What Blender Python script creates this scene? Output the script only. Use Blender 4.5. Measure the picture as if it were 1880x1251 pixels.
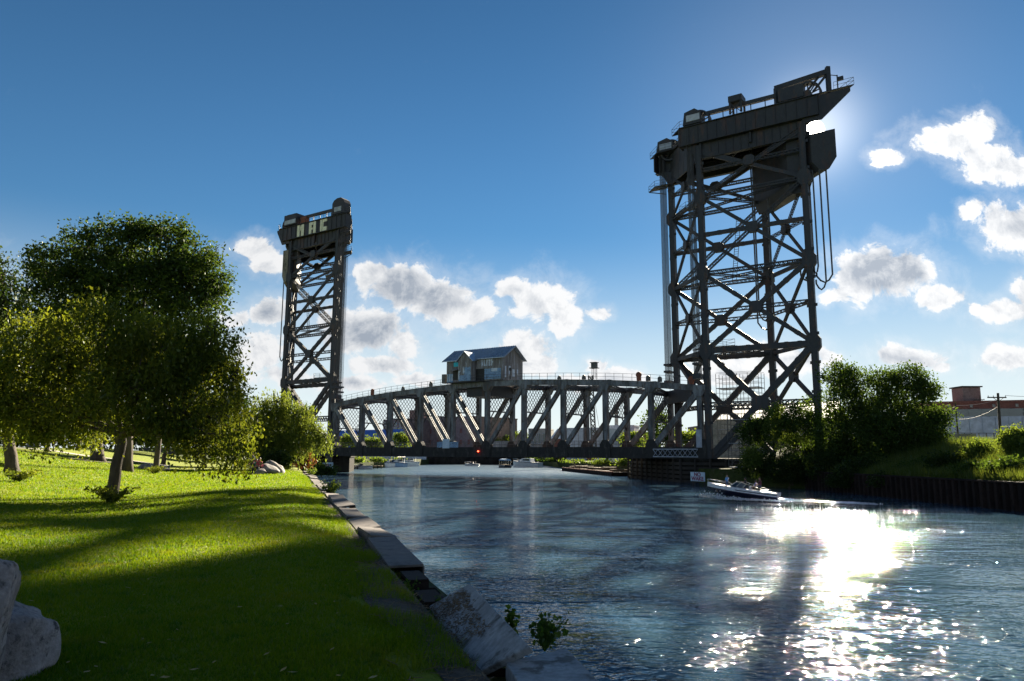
import bpy, bmesh, math, random
import numpy as np
from mathutils import Vector, Matrix, noise

for o in list(bpy.data.objects):
    bpy.data.objects.remove(o)
SC = bpy.context.scene
COL = SC.collection

# ------------------------------------------------------------ camera
HC = 4.3
PITCH, ROLL, FPX = math.radians(8.76), 0.0046, 1350.0
_R0 = Vector((1, 0, 0)); _F = Vector((0, math.cos(PITCH), math.sin(PITCH))); _U0 = Vector((0, -math.sin(PITCH), math.cos(PITCH)))
_R = (_R0 * math.cos(ROLL) + _U0 * math.sin(ROLL)).normalized()
_U = (_U0 * math.cos(ROLL) - _R0 * math.sin(ROLL)).normalized()
cd = bpy.data.cameras.new('camera')
cam = bpy.data.objects.new('camera', cd); COL.objects.link(cam)
m = Matrix((_R, _U, -_F)).transposed().to_4x4(); m.translation = (0, 0, HC)
cam.matrix_world = m
cd.sensor_width = 36; cd.lens = FPX / 1880 * 36; cd.clip_start = 0.05; cd.clip_end = 6000
SC.camera = cam

def ray(px, py):
    return (_R * ((px - 940) / FPX) + _U * ((625.5 - py) / FPX) + _F)
def at(px, py, d):                      # world point seen there, at forward distance d
    r = ray(px, py); r = r * (d / r.y)
    return Vector((r.x, r.y, r.z + HC))
def gp(px, py, z=0.0):                  # world point seen there on the level z
    r = ray(px, py); r = r * ((z - HC) / r.z)
    return Vector((r.x, r.y, z))

# ------------------------------------------------------------ light
SUN_AZ, SUN_EL = math.radians(23.35), math.radians(22.95)
SUN = Vector((math.sin(SUN_AZ) * math.cos(SUN_EL), math.cos(SUN_AZ) * math.cos(SUN_EL), math.sin(SUN_EL)))
ld = bpy.data.lights.new('sun', 'SUN'); ld.energy = 5.0; ld.angle = math.radians(0.55); ld.color = (1.0, 0.88, 0.68)
sun = bpy.data.objects.new('sun', ld); COL.objects.link(sun)
sun.rotation_euler = (-SUN).to_track_quat('-Z', 'Y').to_euler(); sun.location = (60, 140, 120)
VS = SC.view_settings
VS.view_transform = 'Standard'; VS.look = 'None'; VS.exposure = 2.35; VS.gamma = 1.0; VS.use_curve_mapping = False
SC.cycles.use_denoising = True
SC.cycles.max_bounces = 7; SC.cycles.diffuse_bounces = 3; SC.cycles.glossy_bounces = 3; SC.cycles.transmission_bounces = 4; SC.cycles.transparent_max_bounces = 6
SC.cycles.sample_clamp_indirect = 6

class NT:                               # small node-tree writer
    def __init__(s, nt): s.nt = nt; nt.nodes.clear()
    def n(s, t, **kw):
        nd = s.nt.nodes.new(t)
        for k, v in kw.items():
            if k.startswith('i_'):
                k = k[2:]; k = int(k) if k.isdigit() else k.replace('_', ' ')
                if hasattr(v, 'is_output'): s.nt.links.new(v, nd.inputs[k])
                else: nd.inputs[k].default_value = v
            else: setattr(nd, k, v)
        return nd
    def link(s, a, b): s.nt.links.new(a, b)
    def math(s, op, a, b=None, c=None, clamp=False):
        nd = s.nt.nodes.new('ShaderNodeMath'); nd.operation = op; nd.use_clamp = clamp
        for i, v in enumerate((a, b, c)):
            if v is None: continue
            if hasattr(v, 'is_output'): s.nt.links.new(v, nd.inputs[i])
            else: nd.inputs[i].default_value = v
        return nd.outputs[0]
    def vec(s, op, a, b=None, c=None):
        nd = s.nt.nodes.new('ShaderNodeVectorMath'); nd.operation = op
        for i, v in enumerate((a, b, c)):
            if v is None: continue
            if hasattr(v, 'is_output'): s.nt.links.new(v, nd.inputs[i])
            else: nd.inputs[i].default_value = v
        return nd.outputs['Value'] if op in ('LENGTH', 'DOT_PRODUCT') else nd.outputs[0]
    def sstep(s, v, lo, hi, a=0.0, b=1.0):
        nd = s.n('ShaderNodeMapRange', interpolation_type='SMOOTHSTEP')
        s.link(v, nd.inputs[0]); nd.inputs[1].default_value = lo; nd.inputs[2].default_value = hi
        nd.inputs[3].default_value = a; nd.inputs[4].default_value = b
        return nd.outputs[0]
    def mix(s, f, a, b, blend='MIX'):
        nd = s.n('ShaderNodeMix', data_type='RGBA', blend_type=blend)
        for i, v in ((0, f), (6, a), (7, b)):
            if hasattr(v, 'is_output'): s.link(v, nd.inputs[i])
            else: nd.inputs[i].default_value = v if i == 0 else (*v, 1.0)[:4]
        return nd.outputs[2]
    def noise(s, vec, scale, detail=4, rough=0.55, dist=0.0):
        nd = s.n('ShaderNodeTexNoise'); s.link(vec, nd.inputs['Vector'])
        nd.inputs['Scale'].default_value = scale; nd.inputs['Detail'].default_value = detail
        nd.inputs['Roughness'].default_value = rough; nd.inputs['Distortion'].default_value = dist
        return nd.outputs['Fac']

CLOUDS = [  # px, py, rx, ry, greyness of the thick middle
 (470,462,38,26,.2),(492,485,32,20,.3),
 (688,505,40,30,.7),(740,532,75,44,1.0),(800,548,80,44,.9),(850,568,52,30,.4),(890,575,25,14,.1),
 (948,533,46,20,.3),(992,552,62,42,.3),(1042,582,42,28,.2),(1095,572,26,14,0),
 (625,600,50,42,.8),(690,603,66,46,1.0),(738,632,36,26,.4),
 (490,575,40,24,.7),(475,648,52,42,.3),(430,585,30,20,.4),(520,690,60,20,.5),
 (958,638,52,32,.4),(985,668,38,26,.3),(700,668,62,17,.5),(765,694,46,12,.3),(650,705,60,14,.4),
 (1090,672,20,12,.1),
 (1630,286,30,17,0),(1612,298,14,10,0),(1748,258,72,34,.25),(1800,236,34,28,.2),(1800,285,60,30,.25),(1835,308,66,26,.3),(1884,312,50,27,.2),
 (1625,500,84,46,1.35),(1568,522,48,36,.2),(1532,545,32,18,.1),(1690,503,30,15,.1),
 (1730,548,42,22,.3),(1842,572,58,28,.3),(1790,566,26,12,.1),
 (1856,420,70,42,.6),(1785,386,26,18,0),(1900,535,40,30,.4),
 (1665,656,74,21,.5),(1722,670,24,12,.2),(1856,660,56,25,.4),(1440,662,70,32,.4),(1330,680,70,26,.3),(1522,655,22,13,.1),
 (1100,700,90,16,.3),(880,700,60,14,.2),(2000,600,90,40,.5),(2060,380,110,60,.6),(-150,520,120,60,.7),(-60,660,90,40,.5),(260,640,120,40,.5),(110,690,120,30,.4)]

def make_world():
    w = bpy.data.worlds.new('World'); SC.world = w; w.use_nodes = True
    t = NT(w.node_tree)
    tc = t.n('ShaderNodeTexCoord'); d = t.vec('NORMALIZE', tc.outputs['Generated'])
    sx = t.n('ShaderNodeSeparateXYZ', i_0=d)
    sky = t.n('ShaderNodeTexSky', sky_type='NISHITA', sun_disc=False, sun_elevation=SUN_EL, sun_rotation=SUN_AZ,
              altitude=100, air_density=1.0, dust_density=0.0, ozone_density=4.0)
    hs = t.n('ShaderNodeHueSaturation', i_Saturation=1.12, i_Value=1.0, i_Color=sky.outputs[0])
    # photographic shoulder, the same for the whole sky: c / (1 + lum / k)
    lum = t.vec('DOT_PRODUCT', hs.outputs[0], (.25, .6, .15))
    sh = t.math('DIVIDE', 1.0, t.math('ADD', 1.0, t.math('DIVIDE', lum, 14.0)))
    base = t.vec('SCALE', t.mix(1.0, hs.outputs[0], (0.385, 0.47, 0.465), 'MULTIPLY')); t.link(sh, base.node.inputs['Scale'])
    base = t.vec('SCALE', base); t.link(t.sstep(sx.outputs[2], 0.22, 0.72, 1.0, 0.70), base.node.inputs['Scale'])   # deeper blue towards the zenith
    hz = t.sstep(t.math('ABSOLUTE', sx.outputs[2]), 0.0, 0.30, 0.85, 0.0)
    base = t.mix(hz, base, (3.7, 3.95, 4.05))
    # air lit round the sun, and the disc itself
    sd = t.math('MAXIMUM', t.vec('DOT_PRODUCT', d, tuple(SUN)), 0.0)
    aur = t.math('ADD', t.math('MULTIPLY', t.math('POWER', sd, 60.0), 0.5), t.math('MULTIPLY', t.math('POWER', sd, 900.0), 2.6))
    aur = t.math('ADD', aur, t.sstep(sd, math.cos(math.radians(0.8)), math.cos(math.radians(0.4)), 0.0, 220.0))
    # clouds: puffs at fixed bearings in front, a broken field of the same kind all round
    iy = t.math('DIVIDE', 1.0, t.math('MAXIMUM', sx.outputs[1], 0.08))
    P = t.n('ShaderNodeCombineXYZ', i_0=t.math('MULTIPLY', sx.outputs[0], iy), i_1=t.math('MULTIPLY', sx.outputs[2], iy)).outputs[0]
    acc = gacc = None
    wn = t.n('ShaderNodeTexNoise', i_Vector=P, i_Scale=20.0, i_Detail=6.0, i_Roughness=.6)
    Pw = t.vec('ADD', P, t.vec('MULTIPLY', t.vec('SUBTRACT', wn.outputs['Color'], (.5, .5, .5)), (.042, .036, 0)))
    for (cx, cy, rx, ry, g) in CLOUDS:
        r = ray(cx, cy); c = (r.x / r.y, r.z / r.y)
        ix, iyy = 1366.0 / (rx * 1.25), 1366.0 / (ry * 1.25)
        q = t.vec('LENGTH', t.vec('MULTIPLY_ADD', Pw, (ix, iyy, 0), (-c[0] * ix, -c[1] * iyy, 0)))
        v = t.math('SUBTRACT', 1.0, q)
        acc = v if acc is None else t.math('SMOOTH_MAX', acc, v, 0.12)
        if g > 0:
            gv = t.math('MULTIPLY', t.math('MAXIMUM', v, 0.0), g)
            gacc = gv if gacc is None else t.math('MAXIMUM', gacc, gv)
    front = t.sstep(sx.outputs[1], 0.30, 0.55)
    fld = t.math('SUBTRACT', t.noise(t.vec('MULTIPLY', d, (1, 1, 2.6)), 3.2, 3, .5), 0.55)
    fld = t.math('MULTIPLY', fld, 4.0)
    fld = t.math('SUBTRACT', fld, t.sstep(sx.outputs[2], 0.45, 0.75, 0.0, 2.0))
    fmask = t.sstep(t.math('ABSOLUTE', t.math('MULTIPLY', sx.outputs[0], iy)), 0.78, 1.0)
    bmask = t.math('MAXIMUM', fmask, t.math('SUBTRACT', 1.0, front))
    dens = t.math('ADD', t.math('MULTIPLY', t.math('MAXIMUM', acc, -1.0), t.math('SUBTRACT', 1.0, bmask)), t.math('MULTIPLY', fld, bmask))
    nz = t.math('SUBTRACT', t.noise(P, 20.0, 10, .66, .35), 0.5)
    n2 = t.math('SUBTRACT', t.noise(P, 7.0, 3, .5), 0.5)
    dn = t.math('ADD', dens, t.math('ADD', t.math('MULTIPLY', nz, 2.1), t.math('MULTIPLY', n2, 0.6)))
    alpha = t.sstep(dn, 0.0, 0.36)
    wisp = t.sstep(dn, -0.7, 0.3, 0.0, 0.26)
    alpha = t.math('MAXIMUM', alpha, wisp)
    alpha = t.math('MULTIPLY', alpha, t.sstep(sx.outputs[2], 0.0, 0.05))
    grey = t.math('ADD', gacc, t.math('ADD', t.math('MULTIPLY', nz, 0.9), t.math('MULTIPLY', n2, .7)))
    nzb = t.math('SUBTRACT', t.noise(t.vec('ADD', P, (.010, .016, 0)), 20.0, 10, .66, .35), 0.5)
    rel = t.math('SUBTRACT', nz, nzb)
    gf = t.math('MULTIPLY', t.sstep(grey, 0.05, 0.75), 0.92)
    gf = t.math('SUBTRACT', gf, t.math('MULTIPLY', rel, 2.6), clamp=True)
    near = t.math('ADD', 1.0, t.math('MULTIPLY', t.math('POWER', sd, 10.0), 0.22))
    lit = t.mix(gf, (3.45, 3.48, 3.52), (1.4, 1.6, 1.9))
    lit = t.vec('SCALE', lit); lit_n = lit.node; t.link(near, lit_n.inputs['Scale'])
    col = t.mix(alpha, base, lit)
    glow = t.vec('SCALE', (1.0, 0.93, 0.8)); t.link(aur, glow.node.inputs['Scale'])
    col = t.vec('ADD', col, glow)
    bg = t.n('ShaderNodeBackground', i_Color=col, i_Strength=0.05)
    t.link(bg.outputs[0], t.n('ShaderNodeOutputWorld').inputs[0])
    w.cycles.sampling_method = 'MANUAL'; w.cycles.sample_map_resolution = 1024
make_world()

# ------------------------------------------------------------ helpers
RNG = random.Random(7)
Z = Vector((0, 0, 1))
def V(*a): return Vector(a)

class MB:
    def __init__(s): s.v = []; s.f = []; s.mi = []; s.cur = 0
    def add(s, vs, fs):
        k = len(s.v); s.v += [tuple(p) for p in vs]; s.f += [tuple(i + k for i in f) for f in fs]; s.mi += [s.cur] * len(fs); return s
    def hexa(s, a, b):                   # two quads of four points, lower and upper
        return s.add(list(a) + list(b), [(3, 2, 1, 0), (4, 5, 6, 7), (0, 1, 5, 4), (1, 2, 6, 5), (2, 3, 7, 6), (3, 0, 4, 7)])
    def frame(s, o, ex, ey, ez):         # box with corner-centred frame: centre o, half-vectors
        c = [o - ex - ey, o + ex - ey, o + ex + ey, o - ex + ey]
        return s.hexa([p - ez for p in c], [p + ez for p in c])
    def box(s, x0, x1, y0, y1, z0, z1):
        return s.frame(V((x0 + x1) / 2, (y0 + y1) / 2, (z0 + z1) / 2), V((x1 - x0) / 2, 0, 0), V(0, (y1 - y0) / 2, 0), V(0, 0, (z1 - z0) / 2))
    def bar(s, p, q, w, h=None, up=Z):   # w across, h along up
        h = w if h is None else h
        p, q = Vector(p), Vector(q); d = (q - p)
        if d.length < 1e-6: return s
        d.normalize(); sd = d.cross(up)
        if sd.length < 1e-3: sd = d.cross(V(1, 0.01, 0))
        sd.normalize(); t = sd.cross(d).normalized()
        return s.frame((p + q) / 2, (q - p) / 2, sd * (w / 2), t * (h / 2))
    def cyl(s, p, q, r0, r1=None, n=8, caps=True):
        r1 = r0 if r1 is None else r1
        p, q = Vector(p), Vector(q); d = (q - p).normalized()
        a = d.cross(Z if abs(d.z) < .95 else V(1, 0, 0)).normalized(); b = d.cross(a)
        vs = []
        for c, r in ((p, r0), (q, r1)):
            for i in range(n):
                th = 2 * math.pi * i / n; vs.append(c + a * (r * math.cos(th)) + b * (r * math.sin(th)))
        fs = [(i, (i + 1) % n, n + (i + 1) % n, n + i) for i in range(n)]
        if caps: fs += [tuple(range(n - 1, -1, -1)), tuple(range(n, 2 * n))]
        return s.add(vs, fs)
    def tube(s, pts, r, n=5):
        pts = [Vector(p) for p in pts]; rr = r if hasattr(r, '__len__') else [r] * len(pts)
        vs = []; fs = []; a = None
        for i, p in enumerate(pts):
            d = (pts[min(i + 1, len(pts) - 1)] - pts[max(i - 1, 0)]).normalized()
            if a is None: a = d.cross(Z if abs(d.z) < .9 else V(1, 0, 0)).normalized()
            a = (a - d * a.dot(d)).normalized(); b = d.cross(a)
            for j in range(n):
                th = 2 * math.pi * j / n; vs.append(p + a * (rr[i] * math.cos(th)) + b * (rr[i] * math.sin(th)))
        for i in range(len(pts) - 1):
            for j in range(n): fs.append((i * n + j, i * n + (j + 1) % n, (i + 1) * n + (j + 1) % n, (i + 1) * n + j))
        fs += [tuple(range(n - 1, -1, -1)), tuple(range((len(pts) - 1) * n, len(pts) * n))]
        return s.add(vs, fs)
    def prism(s, poly, off):             # polygon of 3-D points, pushed along off
        n = len(poly); off = Vector(off); a = [Vector(p) for p in poly]; b = [p + off for p in a]
        return s.add(a + b, [tuple(range(n - 1, -1, -1)), tuple(range(n, 2 * n))] + [(i, (i + 1) % n, n + (i + 1) % n, n + i) for i in range(n)])
    def laced(s, p, q, w, h, up=Z, leg=0.1, dbl=False, cell=1.0):   # built-up member: four corner angles and lacing bars
        p, q = Vector(p), Vector(q); d = (q - p); L = d.length; d.normalize(); sd = d.cross(up)
        if sd.length < 1e-3: sd = d.cross(V(1, 0.01, 0))
        sd.normalize(); t = sd.cross(d).normalized()
        for i in (-1, 1):
            for j in (-1, 1):
                o = sd * (i * (w - leg) / 2) + t * (j * (h - leg) / 2); s.bar(p + o, q + o, leg, leg, t)
        n = max(2, int(L / (h * cell)))
        for i in (-1, 1):
            o = sd * (i * (w / 2 - leg * .3))
            for k in range(n):
                a = p + d * (L * k / n); b = p + d * (L * (k + 1) / n)
                u0 = t * ((h - leg) / 2) * (1 if k % 2 else -1)
                s.bar(a + o + u0, b + o - u0, .03, leg * .75, t)
                if dbl: s.bar(a + o - u0, b + o + u0, .03, leg * .75, t)
        return s
    def mesh(s, name):
        me = bpy.data.meshes.new(name); me.from_pydata(s.v, [], s.f); me.update(); return me
    def build(s, name, mats, parent=None, smooth=False, bevel=0):
        me = s.mesh(name)
        for mm in (mats if isinstance(mats, (list, tuple)) else [mats]): me.materials.append(mm)
        if s.cur or any(s.mi): me.polygons.foreach_set('material_index', s.mi)
        if smooth: me.polygons.foreach_set('use_smooth', [True] * len(me.polygons))
        return link(name, me, parent, bevel)

def link(name, me, parent=None, bevel=0):
    o = bpy.data.objects.new(name, me); COL.objects.link(o)
    if parent: o.parent = parent
    if bevel:
        b = o.modifiers.new('bevel', 'BEVEL'); b.width = bevel; b.segments = 2; b.limit_method = 'ANGLE'
    return o
def tag(o, label=None, cat=None, group=None, kind=None):
    if label: o['label'] = label
    if cat: o['category'] = cat
    if group: o['group'] = group
    if kind: o['kind'] = kind
    return o
def thing(name, label, cat, group=None):
    o = bpy.data.objects.new(name, None); COL.objects.link(o); o.empty_display_size = .2
    return tag(o, label, cat, group)
def np_mesh(name, verts, faces, mat, parent=None, smooth=False):   # big arrays, faces all of one size
    verts = np.asarray(verts, dtype=np.float32); faces = np.asarray(faces, dtype=np.int32)
    me = bpy.data.meshes.new(name); n, k = faces.shape
    me.vertices.add(len(verts)); me.vertices.foreach_set('co', verts.ravel())
    me.loops.add(n * k); me.loops.foreach_set('vertex_index', faces.ravel())
    me.polygons.add(n); me.polygons.foreach_set('loop_start', np.arange(0, n * k, k, dtype=np.int32))
    try: me.polygons.foreach_set('loop_total', np.full(n, k, dtype=np.int32))
    except Exception: pass
    if smooth: me.polygons.foreach_set('use_smooth', np.ones(n, dtype=bool))
    me.update(calc_edges=True); me.validate(); me.materials.append(mat)
    return link(name, me, parent)
def text_mesh(txt, size, name, mat, parent, o, ex, ey, depth=.01, wide=1.0, font_off=.0):
    cu = bpy.data.curves.new('t', 'FONT'); cu.body = txt; cu.size = size; cu.align_x = 'CENTER'; cu.align_y = 'CENTER'; cu.extrude = depth; cu.offset = font_off
    ob = bpy.data.objects.new('t', cu); COL.objects.link(ob)
    me = bpy.data.meshes.new_from_object(ob.evaluated_get(bpy.context.evaluated_depsgraph_get()))
    bpy.data.objects.remove(ob); ez = ex.cross(ey).normalized(); ex = ex.normalized() * wide; ey = ey.normalized()
    mm = Matrix((ex, ey, ez)).transposed().to_4x4(); mm.translation = o
    me.transform(mm); me.name = name; me.materials.clear(); me.materials.append(mat)
    return link(name, me, parent)

# ------------------------------------------------------------ materials
def mat(name, c1, c2=None, c3=None, scale=1.0, rough=.7, metal=0.0, bump=0.0, bscale=None, stretch=(1, 1, 1), mid=.5, soft=.15, spec=.5, detail=6, coords='pos'):
    mt = bpy.data.materials.new(name); mt.use_nodes = True; t = NT(mt.node_tree)
    out = t.n('ShaderNodeOutputMaterial'); b = t.n('ShaderNodeBsdfPrincipled'); t.link(b.outputs[0], out.inputs[0])
    b.inputs['Roughness'].default_value = rough; b.inputs['Metallic'].default_value = metal; b.inputs['Specular IOR Level'].default_value = spec
    if coords == 'pos': p = t.n('ShaderNodeNewGeometry').outputs['Position']
    else: p = t.n('ShaderNodeTexCoord').outputs['Object']
    ps = t.vec('MULTIPLY', p, stretch)
    if c2 is None: b.inputs['Base Color'].default_value = (*c1, 1)
    else:
        n1 = t.noise(ps, scale, detail, .62)
        col = t.mix(t.sstep(n1, mid - soft, mid + soft), c1, c2)
        if c3 is not None:
            n2 = t.noise(t.vec('ADD', ps, (17, 5, 9)), scale * 2.7, detail, .65)
            col = t.mix(t.sstep(n2, .52, .66), col, c3)
        n3 = t.noise(p, scale * 9, 3, .6)
        col = t.mix(1.0, col, t.n('ShaderNodeCombineColor', i_0=t.sstep(n3, .2, .8, .75, 1.2), i_1=t.sstep(n3, .2, .8, .75, 1.2), i_2=t.sstep(n3, .2, .8, .75, 1.2)).outputs[0], 'MULTIPLY')
        t.link(col, b.inputs['Base Color'])
        t.link(t.sstep(n1, .2, .8, max(.05, rough - .12), min(1, rough + .12)), b.inputs['Roughness'])
    if bump:
        h = t.noise(ps, bscale or scale * 4, 5, .6)
        bn = t.n('ShaderNodeBump', i_Strength=1.0, i_Distance=bump, i_Height=h); t.link(bn.outputs[0], b.inputs['Normal'])
    return mt

def leafmat(name, c1, c2, trans=.5, tcol=None, gloss=.55, shine=.05, dry=None):
    mt = bpy.data.materials.new(name); mt.use_nodes = True; t = NT(mt.node_tree)
    g = t.n('ShaderNodeNewGeometry'); rnd = g.outputs['Random Per Island']
    n = t.noise(g.outputs['Position'], .55, 2)
    f = t.math('ADD', t.math('MULTIPLY', rnd, .7), t.math('MULTIPLY', t.math('SUBTRACT', n, .35), .9), clamp=True)
    col = t.mix(f, c1, c2)
    if dry:
        pn = t.noise(g.outputs['Position'], .8, 4, .65); col = t.mix(t.sstep(pn, .52, .72, 0, .5), col, dry)
        pn = t.noise(g.outputs['Position'], 3.1, 3, .6); col = t.mix(t.sstep(pn, .54, .66, 0, .6), col, (.03, .10, .02))
    tc = t.mix(1.0, col, tcol or (1.35, 1.25, .55), 'MULTIPLY')
    d = t.n('ShaderNodeBsdfDiffuse', i_Color=col); tr = t.n('ShaderNodeBsdfTranslucent', i_Color=tc)
    mx = t.n('ShaderNodeMixShader', i_0=trans); t.link(d.outputs[0], mx.inputs[1]); t.link(tr.outputs[0], mx.inputs[2])
    gl = t.n('ShaderNodeBsdfGlossy', i_Roughness=gloss, i_Color=(.8, .85, .8, 1))
    fr = t.n('ShaderNodeFresnel', i_IOR=1.4)
    m2 = t.n('ShaderNodeMixShader', i_0=t.math('MULTIPLY', fr.outputs[0], shine)); t.link(mx.outputs[0], m2.inputs[1]); t.link(gl.outputs[0], m2.inputs[2])
    t.link(m2.outputs[0], t.n('ShaderNodeOutputMaterial').inputs[0])
    return mt

M = {}
M['steel'] = mat('weathered_steel', (.018, .020, .026), (.038, .042, .051), (.075, .042, .030), .45, .62, bump=.01, bscale=6, stretch=(1, 1, .35))
M['steel2'] = mat('weathered_steel_light', (.042, .045, .05), (.20, .215, .235), (.075, .048, .035), .9, .6, bump=.012, bscale=6, stretch=(1, 1, .3))
M['girder'] = mat('girder_plate', (.016, .017, .021), (.031, .033, .039), (.055, .031, .025), .22, .6, bump=.008, bscale=5, stretch=(1, 1, .25))
M['deckgirder'] = mat('deck_girder', (.010, .010, .010), (.026, .026, .026), (.055, .052, .048), .5, .75, bump=.01, stretch=(1, 1, .5))
M['rail'] = mat('railing_steel', (.06, .06, .06), (.12, .115, .11), None, 1.2, .6)
M['rust'] = mat('rust_red', (.16, .05, .03), (.26, .09, .05), None, 2, .8)
M['cable'] = mat('wire_rope', (.03, .03, .032), (.06, .058, .055), None, 3, .5)
M['cwt'] = mat('counterweight_concrete', (.16, .145, .12), (.24, .22, .185), (.07, .062, .055), .3, .9, bump=.02, stretch=(1, 1, .4))
M['cream'] = mat('cream_paint', (.70, .68, .50), (.80, .78, .62), None, 1.2, .7)
M['pier'] = mat('pier_concrete', (.014, .013, .012), (.034, .031, .028), (.014, .016, .010), .5, .9, bump=.03, stretch=(1, 1, .5), spec=.05)
M['timber'] = mat('wet_timber', (.022, .018, .015), (.05, .04, .032), None, .9, .85, bump=.02, stretch=(1, 1, .2))
M['sheet'] = mat('sheet_pile_steel', (.016, .011, .010), (.034, .023, .020), (.012, .009, .008), .9, .85, bump=.015, stretch=(1, 1, .3), spec=.15)
M['coping'] = mat('coping_steel', (.088, .076, .072), (.155, .13, .118), (.045, .038, .036), .55, .75, bump=.012, bscale=7)
M['slab'] = mat('slab_concrete', (.17, .18, .19), (.30, .31, .32), (.07, .068, .065), 1.6, .75, bump=.01, bscale=9)
M['rock'] = mat('granite', (.17, .150, .150), (.30, .275, .27), (.05, .047, .05), 3.2, .85, bump=.05, bscale=9)
M['rock2'] = mat('granite_dark', (.14, .13, .13), (.26, .23, .21), (.07, .06, .06), 1.2, .85, bump=.03, bscale=6)
M['bark'] = mat('bark', (.035, .027, .020), (.085, .066, .05), None, 3, .95, bump=.05, bscale=7, stretch=(1, 1, .25))
M['soil'] = mat('soil', (.030, .021, .014), (.065, .046, .030), (.10, .075, .045), 1.8, .95, bump=.05, bscale=9)
M['white'] = mat('white_gelcoat', (.58, .60, .63), (.66, .67, .69), None, .7, .35)
M['navy'] = mat('navy_gelcoat', (.010, .013, .032), (.014, .018, .042), None, .7, .12)
M['glass'] = mat('tinted_glass', (.02, .03, .035), None, rough=.04, spec=.8)
M['chrome'] = mat('stainless', (.62, .63, .64), None, rough=.22, metal=1.0)
M['black'] = mat('black_rubber', (.012, .012, .013), None, rough=.6)
M['brick'] = mat('red_brick', (.15, .055, .042), (.21, .085, .065), (.12, .05, .042), .8, .9)
M['brick2'] = mat('dull_brick', (.16, .115, .11), (.22, .16, .15), (.12, .085, .08), .4, .9)
M['whitewall'] = mat('white_wall', (.50, .53, .62), (.58, .61, .68), None, .12, .8)
M['metalroof'] = mat('metal_roof', (.30, .36, .44), (.40, .46, .53), None, .25, .35, metal=.4)
M['blueroof'] = mat('blue_roof', (.045, .115, .42), (.06, .15, .52), None, .1, .5)
M['greywall'] = mat('grey_wall', (.32, .36, .43), (.42, .46, .53), None, .15, .7)
M['conc'] = mat('concrete', (.25, .235, .215), (.35, .33, .30), (.18, .17, .155), .3, .9)
M['windowglass'] = mat('window_glass', (.05, .08, .085), None, rough=.1, spec=.8)
M['wood'] = mat('weathered_boards', (.14, .125, .12), (.26, .245, .24), (.36, .37, .40), 1.3, .9, bump=.01, stretch=(1, 1, .12))
M['paint_blue'] = mat('blue_paint', (.16, .28, .46), (.26, .40, .58), (.10, .10, .12), 1.5, .7)
M['paint_pale'] = mat('pale_spray_paint', (.48, .55, .66), (.62, .68, .76), None, 2, .7)
M['teal'] = mat('turquoise_paint', (.02, .48, .62), None, rough=.6)
M['signwhite'] = mat('sign_white', (.46, .60, .74), (.54, .67, .80), None, 1, .5)
M['signred'] = mat('sign_red', (.20, .012, .07), None, rough=.5)
M['pole'] = mat('pole_wood', (.045, .036, .030), (.08, .064, .052), None, 2, .9)
M['foam'] = mat('water_foam', (.75, .77, .80), (.9, .91, .92), None, 3, .9)
M['straw'] = mat('dry_debris', (.10, .066, .036), (.20, .14, .08), (.05, .032, .02), 6, .95)
M['path'] = mat('path_concrete', (.34, .31, .27), (.42, .39, .35), None, .8, .9)
M['leaf_near'] = leafmat('leaf_crab', (.038, .072, .014), (.140, .165, .024), .55, (1.5, 1.3, .5))
M['leaf_big'] = leafmat('leaf_elm', (.018, .040, .011), (.062, .095, .020), .42)
M['leaf_willow'] = leafmat('leaf_willow', (.085, .130, .026), (.17, .20, .04), .5, (1.2, 1.15, .6))
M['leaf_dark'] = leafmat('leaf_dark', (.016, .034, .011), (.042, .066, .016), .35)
M['leaf_right'] = leafmat('leaf_right', (.026, .054, .014), (.070, .112, .024), .45)
M['leaf_far'] = leafmat('leaf_far', (.06, .11, .025), (.14, .18, .04), .5)
M['leaf_red'] = leafmat('leaf_red', (.09, .035, .018), (.16, .07, .03), .4, (1.2, .9, .6))
M['leaf_weed'] = leafmat('leaf_weed', (.035, .085, .016), (.085, .15, .03), .5)
M['grass'] = leafmat('grass_blade', (.052, .135, .008), (.155, .205, .010), .55, (1.5, 1.3, .25), shine=.04, dry=(.20, .19, .035))
M['reed'] = leafmat('reed_blade', (.050, .085, .015), (.13, .16, .04), .5, shine=.1)

# ------------------------------------------------------------ setting: river, ground, lawn, banks
W_DIR = V(-.29, .957, 0).normalized(); N_L = V(-W_DIR.y, W_DIR.x, 0)          # along the quay, and landwards from it
R0 = V(.62, 6.06, 0)
def quay(w, q=0.0, z=0.0): return R0 + W_DIR * w + N_L * q + V(0, 0, z)
def sm(a, b, x):
    t = min(1, max(0, (x - a) / (b - a))); return t * t * (3 - 2 * t)
def lawn_z(x, y):
    dx, dy = x - R0.x, y - R0.y
    q = dx * N_L.x + dy * N_L.y; w = dx * W_DIR.x + dy * W_DIR.y
    return 2.36 + .2 * sm(.4, 2.2, q) + 2.3 * sm(9, 34, q) + .35 * sm(12, 22, q) * sm(40, 20, w) + .05 * math.sin(x * .7 + y * .3) * sm(2, 6, q)

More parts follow.
